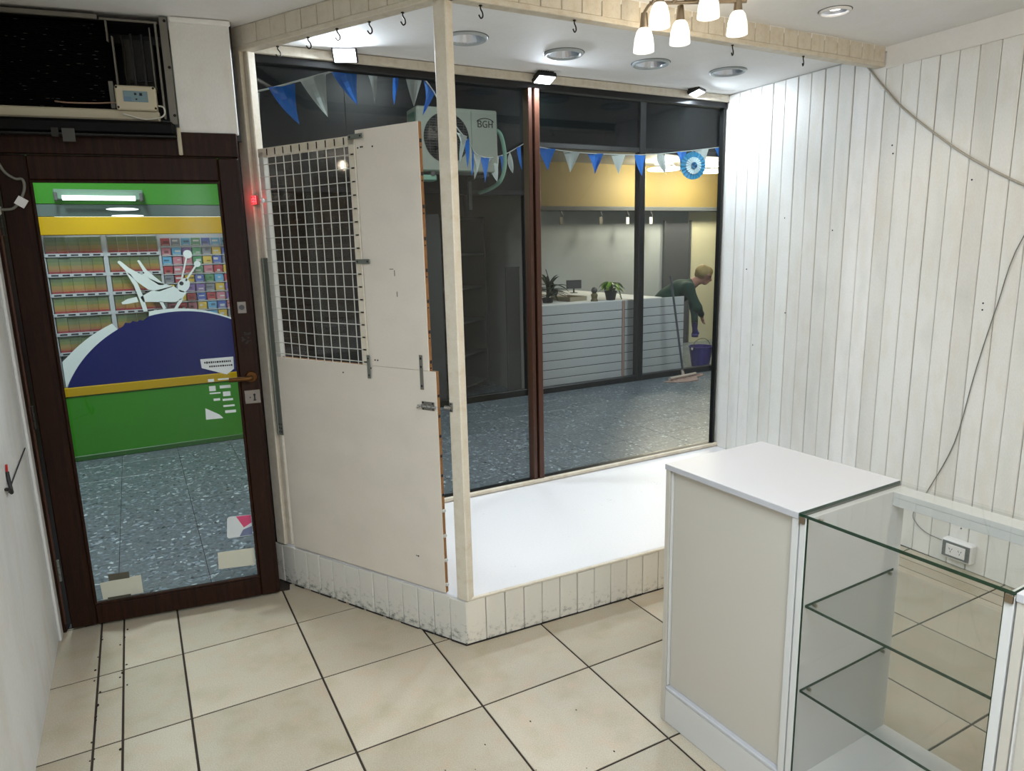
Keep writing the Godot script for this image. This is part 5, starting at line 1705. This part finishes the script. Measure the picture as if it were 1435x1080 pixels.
func hang(parent, path, spacing, start, first_blue, w, h, o):
	var acc = 0.0
	var next = start
	var blue = first_blue
	for i in path.size() - 1:
		var seg = path[i + 1] - path[i]
		var l = seg.length()
		while next <= acc + l:
			var p = path[i] + seg * ((next - acc) / l)
			var flat = Vector3(seg.x, 0, seg.z).normalized()
			var tw = rng.randf_range(-0.45, 0.45)
			var x = flat.rotated(Vector3.UP, tw)
			x = (x + Vector3.UP * seg.normalized().y * 0.8).normalized()
			var z = x.cross(Vector3.UP).normalized()
			part("flag", pennant(w, h * rng.randf_range(0.93, 1.05), rng.randf_range(-0.07, 0.07), rng.randf_range(-0.02, 0.03)), M.flag_blue if blue else M.flag_white, parent, "blue pennant" if blue else "white pennant", Transform3D(Basis(x, Vector3.UP, z).orthonormalized(), p - o))
			blue = not blue
			next += spacing
		acc += l

func garlands():
	var a = [Vector3(0.60, 2.40, -1.31), Vector3(0.838, 2.47, -1.296), Vector3(1.014, 2.537, -1.333), Vector3(1.22, 2.605, -1.353), Vector3(1.425, 2.648, -1.426), Vector3(1.60, 2.672, -1.52), Vector3(1.788, 2.673, -1.642), Vector3(1.909, 2.623, -1.739), Vector3(2.18, 2.43, -1.96), Vector3(2.46, 2.385, -2.34), Vector3(2.70, 2.355, -2.72), Vector3(2.95, 2.36, -2.95), Vector3(3.23, 2.43, -3.18), Vector3(3.45, 2.52, -3.33), Vector3(3.66, 2.62, -3.41)]
	var o = Vector3(0.6, 2.40, -1.31)
	var g = thing("pennant_garland", "blue and white pennant garland sweeping from the left window edge across the corridor", "garland", Transform3D(Basis(), o))
	var path = curve(a, 3)
	var lp = []
	for p in path:
		lp.append(p - o)
	part("cord", tb(lp, 0.005, 6), M.cord_white, g)
	hang(g, path, 0.198, 0.05, false, 0.155, 0.215, o)
	var b = [Vector3(3.70, 2.545, -3.38), Vector3(4.107, 2.512, -3.38), Vector3(4.559, 2.507, -3.38), Vector3(5.037, 2.519, -3.385), Vector3(5.544, 2.569, -3.385), Vector3(6.193, 2.651, -3.385), Vector3(7.3, 2.80, -3.385)]
	o = b[0]
	g = thing("pennant_garland", "straight blue and white pennant garland along the front of the bright shop", "garland", Transform3D(Basis(), o))
	path = curve(b, 4)
	lp = []
	for p in path:
		lp.append(p - o)
	part("cord", tb(lp, 0.005, 6), M.cord_white, g)
	hang(g, path, 0.298, 0.12, true, 0.175, 0.215, o)
	# paper fan hanging from the garland
	var r = thing("paper_fan", "round pleated paper fan in blue and white hanging from the garland", "paper fan", Transform3D(Basis(Vector3.UP, -0.3), Vector3(5.70, 2.418, -3.30)))
	for ring in [[0.150, 0.0, M.fan_blue], [0.092, 0.016, M.fan_white], [0.036, 0.030, M.fan_blue]]:
		var s = Shape.new()
		var n = 40
		for i in n:
			var a0 = TAU * i / n
			var a1 = TAU * (i + 1) / n
			var z0 = 0.009 if i % 2 == 0 else -0.009
			var p0 = Vector3(ring[0] * cos(a0), ring[0] * sin(a0), z0 + ring[1])
			var p1 = Vector3(ring[0] * cos(a1), ring[0] * sin(a1), -z0 + ring[1])
			var cc = Vector3(0, 0, ring[1])
			var nn = (p0 - cc).cross(p1 - cc).normalized()
			for sg in [0.0008, -0.0008]:
				s.face([cc + nn * sg, p0 + nn * sg, p1 + nn * sg], nn * signf(sg))
		part("pleated_disc", s, ring[2], r)
	part("thread", tb([Vector3(0, 0.15, 0), Vector3(0, 0.175, -0.08)], 0.002, 5), M.cord_white, r)

func cleaner():
	# person bending to the right behind the end of the counter
	var o = Vector3(5.915, 0, -4.175)
	var hipL = Vector3(0.08, 0.76, -0.09)
	var hipR = Vector3(0.08, 0.76, 0.09)
	var belly = Vector3(0.17, 0.855, 0)
	var chest = Vector3(0.32, 0.965, 0)
	var shL = Vector3(0.42, 1.015, -0.17)
	var shR = Vector3(0.42, 1.010, 0.17)
	var neck = Vector3(0.49, 1.065, 0)
	var head = Vector3(0.600, 1.160, 0)
	var elR = Vector3(0.54, 0.765, 0.21)
	var wrR = Vector3(0.595, 0.660, 0.03)
	var elL = Vector3(0.50, 0.735, -0.20)
	var wrL = Vector3(0.515, 0.475, -0.02)
	var knL = Vector3(0.13, 0.44, -0.12)
	var knR = Vector3(0.15, 0.44, 0.12)
	var anL = Vector3(-0.05, 0.09, -0.12)
	var anR = Vector3(-0.03, 0.09, 0.12)
	var p = thing("person", "person in a green sweater bending over behind the counter end, reaching to a violet bucket", "person", Transform3D(Basis(Vector3.UP, deg_to_rad(-43.8)), o))
	var body = Shape.new()
	blob(body, [[hipL, hipR, 0.11, 0.11], [Vector3(0.08, 0.78, 0), belly, 0.125, 0.125], [belly, chest, 0.125, 0.125], [chest, shL, 0.11, 0.065], [chest, shR, 0.11, 0.065], [chest, neck, 0.085, 0.055], [neck, head, 0.048, 0.05],
		[shL, elL, 0.050, 0.038], [elL, wrL, 0.037, 0.025], [shR, elR, 0.050, 0.038], [elR, wrR, 0.037, 0.025], [hipL, knL, 0.085, 0.058], [knL, anL, 0.055, 0.036], [hipR, knR, 0.085, 0.058], [knR, anR, 0.055, 0.036],
		[anL, anL + Vector3(0.15, -0.055, -0.01), 0.038, 0.030], [anR, anR + Vector3(0.15, -0.055, 0.01), 0.038, 0.030]], 0.02, 0.02)
	# head with face, own finer grid
	var fw = Vector3(0.92, -0.38, 0.0)
	var up = Vector3(0.38, 0.92, 0.0)
	var hb = [[head + up * 0.03 - fw * 0.015, head + up * 0.025 + fw * 0.02, 0.082, 0.078], [head - up * 0.02 + fw * 0.02, head - up * 0.075 + fw * 0.055, 0.062, 0.034], [head + fw * 0.088 + up * 0.012, head + fw * 0.112 - up * 0.022, 0.009, 0.015], [head - up * 0.048 + fw * 0.086, head - up * 0.055 + fw * 0.088, 0.016, 0.016],
		[head + Vector3(0, 0, 0.078) - up * 0.005, head + Vector3(0, 0, 0.082) + up * 0.02, 0.014, 0.016], [head - Vector3(0, 0, 0.078) - up * 0.005, head - Vector3(0, 0, 0.082) + up * 0.02, 0.014, 0.016], [head - up * 0.06, neck, 0.05, 0.052]]
	blob(body, hb, 0.008, 0.008)
	# near hand: relaxed, five fingers
	var dn = (wrR - elR).normalized()
	dn = (dn + Vector3(-0.1, -0.8, 0)).normalized()
	var sd = Vector3(0, 0, 1)
	var fr = dn.cross(sd).normalized()
	var palm = wrR + dn * 0.055
	var hand = [[wrR, wrR + dn * 0.03, 0.024, 0.024]]
	for i in 4:
		var k = wrR + dn * 0.088 + sd * (0.030 - 0.020 * i)
		hand.append([wrR + dn * 0.03 + sd * (0.018 - 0.012 * i), k, 0.015, 0.012])
		var ln = [0.030, 0.036, 0.034, 0.025][i]
		var m = k + dn * ln - fr * 0.008
		hand.append([k, m, 0.0095, 0.0085])
		hand.append([m, m + dn * ln * 0.75 - fr * 0.02, 0.0085, 0.007])
	hand.append([wrR + dn * 0.03 + sd * 0.02, wrR + dn * 0.065 + sd * 0.048 - fr * 0.012, 0.014, 0.011])
	hand.append([wrR + dn * 0.065 + sd * 0.048 - fr * 0.012, wrR + dn * 0.095 + sd * 0.052 - fr * 0.022, 0.0105, 0.008])
	blob(body, hand, 0.005, 0.004)
	part("body", body, M.skin, p, "bent forward, face turned down to the right")
	var sw = Shape.new()
	blob(sw, [[Vector3(0.08, 0.79, 0), belly, 0.132, 0.145], [belly, chest, 0.143, 0.140], [chest, shL, 0.115, 0.078], [chest, shR, 0.115, 0.078], [chest, neck - Vector3(0.02, 0.01, 0), 0.098, 0.068], [shL, elL, 0.068, 0.054], [elL, wrL + (elL - wrL) * 0.2, 0.052, 0.042], [shR, elR, 0.068, 0.054], [elR, wrR + (elR - wrR) * 0.12, 0.052, 0.043]], 0.018, 0.018)
	part("sweater", sw, M.sweater_green, p, "dark green knitted sweater")
	var tr = Shape.new()
	blob(tr, [[hipL, hipR, 0.126, 0.126], [Vector3(0.07, 0.775, 0), Vector3(0.09, 0.775, 0), 0.13, 0.13], [hipL, knL, 0.102, 0.074], [knL, anL, 0.072, 0.056], [hipR, knR, 0.102, 0.074], [knR, anR, 0.072, 0.056]], 0.022, 0.02)
	part("trousers", tr, M.trouser_dark, p)
	var hr = Shape.new()
	blob(hr, [[head + up * 0.048 - fw * 0.03, head + up * 0.056 + fw * 0.03, 0.082, 0.068], [head - fw * 0.055 + up * 0.02, head - fw * 0.06 - up * 0.01, 0.062, 0.05], [head - fw * 0.02 + up * 0.03 + Vector3(0, 0, 0.04), head - fw * 0.02 + up * 0.03 - Vector3(0, 0, 0.04), 0.068, 0.068]], 0.009, 0.008)
	part("hair", hr, M.hair_blond, p, "tied back blonde hair")
	var gl = Shape.new()
	for z in [0.036, -0.036]:
		var c = head + fw * 0.092 + up * 0.012 + Vector3(0, 0, z)
		var ring = []
		for i in 13:
			var an = TAU * i / 12
			ring.append(c + Vector3(0, 0, 1) * 0.024 * cos(an) + up * 0.018 * sin(an))
		gl.tube(ring, 0.0025, 6)
		gl.tube([c + Vector3(0, 0, signf(z) * 0.026) + up * 0.006, head + up * 0.012 + Vector3(0, 0, signf(z) * 0.088)], 0.0022, 5)
		gl.ball(c - fw * 0.012, 0.009, 8, 6)
	part("glasses", gl, M.ink, p, "dark rimmed glasses and eyes")
	var gv = Shape.new()
	var gd = Vector3(0.05, -1, 0.05).normalized()
	var gh = [[wrL - gd * 0.05, wrL + gd * 0.02, 0.040, 0.030]]
	for i in 4:
		var k = wrL + gd * 0.07 + Vector3(0.028 - 0.019 * i, 0, 0)
		gh.append([wrL + gd * 0.02, k, 0.022, 0.014])
		gh.append([k, k + gd * 0.022 + Vector3(0, 0, 0.016), 0.0125, 0.0115])
		gh.append([k + gd * 0.022 + Vector3(0, 0, 0.016), k + gd * 0.010 + Vector3(0, 0, 0.036), 0.0115, 0.010])
	gh.append([wrL + gd * 0.02 + Vector3(0.02, 0, 0), wrL + gd * 0.055 + Vector3(0.045, 0, 0.02), 0.016, 0.012])
	blob(gv, gh, 0.006, 0.005)
	part("glove", gv, M.glove_violet, p, "violet rubber glove")
	# bucket
	var b = thing("bucket", "violet plastic bucket with raised wire handle standing by the person", "bucket", Transform3D(Basis(), Vector3(6.325, 0.0, -3.74)))
	var s = Shape.new()
	s.lathe_smooth(pts([0.0, 0.004, 0.108, 0.0, 0.112, 0.004, 0.148, 0.245, 0.150, 0.250]), 32)
	s.lathe(pts([0.150, 0.250, 0.156, 0.252, 0.156, 0.262, 0.144, 0.262, 0.108, 0.012, 0.0, 0.010]), 32)
	part("pail", s, M.bucket_violet, b)
	var hp = []
	for i in 17:
		var an = PI * i / 16
		hp.append(Vector3(0.152 * cos(an), 0.235 + 0.125 * sin(an), 0.012))
	part("handle", tb(hp, 0.0045, 8), M.dull_metal, b)
	for x in [-1, 1]:
		part("lug", bx(Vector3(0.018, 0.03, 0.028), 0.004, Vector3(x * 0.157, 0.238, 0.008)), M.plastic_white, b)
	# mop leaning on the shopfront glass
	var m = thing("mop", "dark handled floor mop with a spread cloth leaning on the bright shop's glass", "mop", Transform3D(Basis(), Vector3(5.58, 0.0, -3.24)))
	part("handle", tb([Vector3(0, 0.05, 0), Vector3(-0.075, 1.19, -0.17)], 0.013, 10), M.plastic_grey, m)
	s = Shape.new()
	s.tube([Vector3(0.0, 0.03, 0), Vector3(-0.004, 0.10, -0.012)], 0.021, 10, 0.016)
	part("ferrule", s, M.mop_bar, m)
	part("bar", tb([Vector3(-0.26, 0.030, 0.065), Vector3(0.20, 0.030, -0.01)], 0.020, 10), M.mop_bar, m)
	s = Shape.new()
	var outer = pts([-0.36, 0.08, -0.20, 0.03, 0.02, -0.05, 0.20, -0.10, 0.36, -0.06, 0.30, 0.02, 0.16, 0.06, 0.05, 0.20, -0.12, 0.22, -0.26, 0.16])
	var cq = []
	for q in outer:
		cq.append(Vector2(q.x, -q.y))
	s.prism(cq, 0.001, 0.012, 0.004, Transform3D(Basis(Vector3(1, 0, 0), Vector3(0, 0, -1), Vector3(0, 1, 0)), Vector3.ZERO))
	for i in 9:
		var f = i / 8.0
		var c = Vector3(lerpf(-0.28, 0.26, f), 0.013, lerpf(0.10, -0.04, f))
		s.tube(curve([c + Vector3(-0.01, 0, -0.03), c + Vector3(0.01, 0.004, 0.02), c + Vector3(rng.randf_range(-0.03, 0.03), -0.002, 0.07)], 3), 0.006, 6, 0.003)
	part("cloth", s, M.mop_cloth, m, "dirty pink grey cloth")

func blade(root, dir, length, width, droop, side):
	# an arching strap leaf with a fold along its middle
	var s = Shape.new()
	var n = 7
	var out = Vector3(dir.x, 0, dir.z).normalized()
	var across = Vector3.UP.cross(out).normalized()
	var rows = []
	for i in n + 1:
		var f = float(i) / n
		var c = root + dir * length * f + Vector3.DOWN * droop * f * f
		var w = width * (0.35 + 1.3 * f) * (1.0 - f * f) * 0.75 + 0.001
		rows.append([c + across * w + Vector3.UP * w * 0.35, c, c - across * w + Vector3.UP * w * 0.35])
	for i in n:
		for k in 2:
			var q = [rows[i][k], rows[i][k + 1], rows[i + 1][k + 1], rows[i + 1][k]]
			var nn = (q[1] - q[0]).cross(q[3] - q[0]).normalized()
			for z in [0.0008, -0.0008]:
				s.face([q[0] + nn * z, q[1] + nn * z, q[2] + nn * z, q[3] + nn * z], nn * signf(z))
	return s

func plants():
	var p = thing("strap_plant", "large dark plant with arching strap leaves on the counter beside the brown mullion", "plant", Transform3D(Basis(), Vector3(4.10, 0.937, -3.86)))
	var s = Shape.new()
	s.lathe(pts([0.0, 0.0, 0.055, 0.0, 0.070, 0.055, 0.064, 0.055, 0.0, 0.048]), 20)
	part("pot", s, M.pot_dark, p)
	part("stem", tb(curve([Vector3(-0.01, 0.04, 0), Vector3(0.0, 0.12, 0), Vector3(0.02, 0.20, 0)], 4), 0.016, 8, 0.008), M.leaf_dark, p)
	for i in 22:
		var an = TAU * i / 22 + rng.randf_range(-0.2, 0.2)
		var el = rng.randf_range(0.2, 1.1)
		var d = Vector3(cos(an) * cos(el), sin(el), sin(an) * cos(el))
		part("leaf", blade(Vector3(0.0, 0.05 + 0.14 * (i % 6) / 5.0, 0), d, rng.randf_range(0.25, 0.36), 0.034, rng.randf_range(0.08, 0.2), 0), M.leaf_dark, p)
	var q = thing("bushy_plant", "dark bushy plant standing farther back on the white counter top", "plant", Transform3D(Basis(), Vector3(4.72, 0.937, -4.75)))
	s = Shape.new()
	s.lathe(pts([0.0, 0.0, 0.055, 0.0, 0.075, 0.07, 0.069, 0.07, 0.0, 0.062]), 20)
	part("pot", s, M.pot_dark, q)
	for i in 20:
		var an = TAU * i / 20 * 3.0 + rng.randf_range(-0.2, 0.2)
		var el = rng.randf_range(0.1, 1.3)
		var d = Vector3(cos(an) * cos(el), sin(el), sin(an) * cos(el))
		part("leaf", blade(Vector3(0, 0.06, 0), d, rng.randf_range(0.12, 0.24), 0.026, rng.randf_range(0.01, 0.05), 0), M.leaf_dark, q)
	part("stick", tb([Vector3(0.0, 0.06, 0), Vector3(-0.10, 0.34, 0)], 0.006, 6), M.plastic_grey, q)
	var r = thing("potted_plant", "lime green leafy plant in a dark pot on the counter top near the shopfront mullion", "plant", Transform3D(Basis(), Vector3(4.845, 0.937, -3.68)))
	s = Shape.new()
	s.lathe(pts([0.0, 0.0, 0.052, 0.0, 0.068, 0.085, 0.074, 0.085, 0.074, 0.105, 0.066, 0.105, 0.0, 0.095]), 24)
	part("pot", s, M.pot_dark, r)
	for i in 26:
		var an = TAU * i / 26 * 5.0 + rng.randf_range(-0.3, 0.3)
		var el = rng.randf_range(-0.1, 1.2)
		var out = Vector3(cos(an), 0, sin(an))
		var st = [Vector3(0, 0.095, 0), out * 0.03 + Vector3(0, 0.13 + 0.06 * sin(el), 0), out * (0.03 + 0.05 * cos(el)) + Vector3(0.008, 0.135 + 0.085 * sin(el), 0)]
		var tip = st[2]
		var lf = part("leaf", blade(tip, (out * 0.8 + Vector3(0.1, -0.25, 0)).normalized(), rng.randf_range(0.065, 0.095), 0.040, 0.03, 0), M.leaf_lime if i % 3 else M.leaf_mid, r)
		part("stalk", tb(st, 0.003, 5), M.leaf_mid, lf)
	# trailing shoot on the right
	for i in 4:
		part("leaf", blade(Vector3(0.085 + 0.012 * i, 0.14 - 0.035 * i, 0.01), Vector3(0.5, -0.7, 0.2).normalized(), 0.065, 0.03, 0.02, 0), M.leaf_lime, r)

func small_things():
	# power socket on the right wall
	var s = thing("power_socket", "white surface mounted double power socket with a dark grey rim low on the right wall", "socket", Transform3D(Basis(Vector3.UP, -PI / 2), Vector3(rx(1.15), 0.098, 1.150)))
	part("box", bx(Vector3(0.142, 0.095, 0.046), 0.006, Vector3(0, 0, 0.023)), M.plastic_white, s)
	var rim = Shape.new()
	rim.box(Vector3(0, 0, 0.047), Vector3(0.126, 0.078, 0.004), 0.0018)
	part("rim", rim, M.plastic_grey, s)
	part("insert", bx(Vector3(0.088, 0.056, 0.004), 0.001, Vector3(0, 0, 0.0495)), M.plastic_white, s)
	for q in [-0.021, 0.021]:
		for k in [[-0.006, 0.005, 0.5], [0.006, 0.005, -0.5], [0.0, -0.008, 0.0]]:
			var sl = Shape.new()
			sl.box(Vector3.ZERO, Vector3(0.0026, 0.009, 0.001), 0.0, Transform3D(Basis(Vector3(0, 0, 1), k[2]), Vector3(q + k[0], k[1], 0.0519)))
			part("slot", sl, M.ink, s)
	for q in [-0.053, 0.053]:
		screw(s, q, 0.0, 0.0490, 0.003)
	var c1 = []
	for q in [[2.425, 0.448], [2.30, 0.555], [2.188, 0.661], [2.036, 0.843], [1.905, 1.023], [1.784, 1.228], [1.66, 1.48], [1.55, 1.80], [1.50, 2.3]]:
		c1.append(Vector3(rx(q[1]) - 0.006, q[0], q[1]))
	single("sagging_cable", tb(curve(c1, 5), 0.0048, 8), M.cable_pale, "pale sagging cable from the beam end across the right wall boards", "cable")
	var c2 = []
	for q in [[2.30, 1.78], [1.95, 1.50], [1.57, 1.262], [1.262, 1.186], [0.963, 1.127], [0.608, 1.068], [0.322, 0.959], [0.20, 0.905], [0.150, 0.925], [0.118, 0.985], [0.110, 1.075]]:
		c2.append(Vector3(rx(q[1]) - 0.004, q[0], q[1]))
	single("thin_wire", tb(curve(c2, 5), 0.0022, 7), M.cable_grey, "thin wire hanging down the right wall boards to the power socket", "wire")
	# hooks under the beam
	var k = 0
	var names = ["first", "second", "third", "fourth", "fifth"]
	for q in [[0.620, -0.250], [0.704, -0.078], [0.778, 0.074], [0.863, 0.203], [0.939, 0.349], [1.158, 0.528], [1.547, 0.528], [2.354, 0.528], [2.797, 0.528]]:
		var h = thing("ceiling_hook", ("%s small iron hook from the door along the diagonal beam" % names[k]) if k < 5 else ("%s small iron hook from the corner post along the front beam" % names[k - 5]), "hook", Transform3D(Basis(Vector3.UP, 0.5), Vector3(q[0], 2.395, q[1])), "hooks under the beam")
		part("plate", bx(Vector3(0.010, 0.004, 0.010), 0.001, Vector3(0, -0.002, 0)), M.iron_hook, h)
		part("hook", tb(curve([Vector3(0, -0.002, 0), Vector3(0, -0.012, 0), Vector3(0.011, -0.022, 0), Vector3(0.012, -0.034, 0), Vector3(0.0, -0.042, 0), Vector3(-0.012, -0.034, 0)], 4), 0.0026, 7), M.iron_hook, h)
		k += 1
	# grey cable with a white tag by the door
	var t = thing("tagged_cable", "grey cable with a square white tag looping beside the door's upper left corner", "cable", DP)
	part("cable", tb(curve([Vector3(-0.425, 1.975, 0.045), Vector3(-0.400, 1.938, 0.046), Vector3(-0.378, 1.891, 0.046), Vector3(-0.349, 1.868, 0.046), Vector3(-0.326, 1.866, 0.046), Vector3(-0.322, 1.840, 0.046), Vector3(-0.332, 1.808, 0.047), Vector3(-0.352, 1.775, 0.048), Vector3(-0.374, 1.757, 0.048), Vector3(-0.415, 1.755, 0.044)], 5), 0.0052, 8), M.cable_grey, t)
	part("tag", bx(Vector3(0.036, 0.034, 0.003), 0.0008), M.plastic_white, t, "square white tag", Transform3D(Basis(Vector3(0, 0, 1), -0.6), Vector3(-0.338, 1.782, 0.054)))
	part("plug", bx(Vector3(0.03, 0.036, 0.03), 0.005, Vector3(-0.425, 1.752, 0.046)), M.cable_white, t)
	# pulled-out fitting on the left wall
	var w = thing("wire_stub", "pulled-out black wire stub with red end on the left wall", "wire", Transform3D(Basis(Vector3.UP, PI / 2), Vector3(LX, 0.82, 0.18)))
	part("cable", tb(curve([Vector3(0.06, 0.06, 0.004), Vector3(0.045, 0.02, 0.008), Vector3(0.03, -0.005, 0.012), Vector3(0.01, 0.01, 0.012), Vector3(-0.01, 0.02, 0.005)], 4), 0.006, 7), M.cable_dark, w)
	part("cable", tb(curve([Vector3(0.02, 0.0, 0.006), Vector3(0.18, 0.012, 0.004), Vector3(0.50, 0.032, 0.003)], 4), 0.0022, 6), M.cable_dark, w)
	part("red_end", tb([Vector3(0.06, 0.06, 0.004), Vector3(0.058, 0.085, 0.006)], 0.004, 6), M.red_print, w)
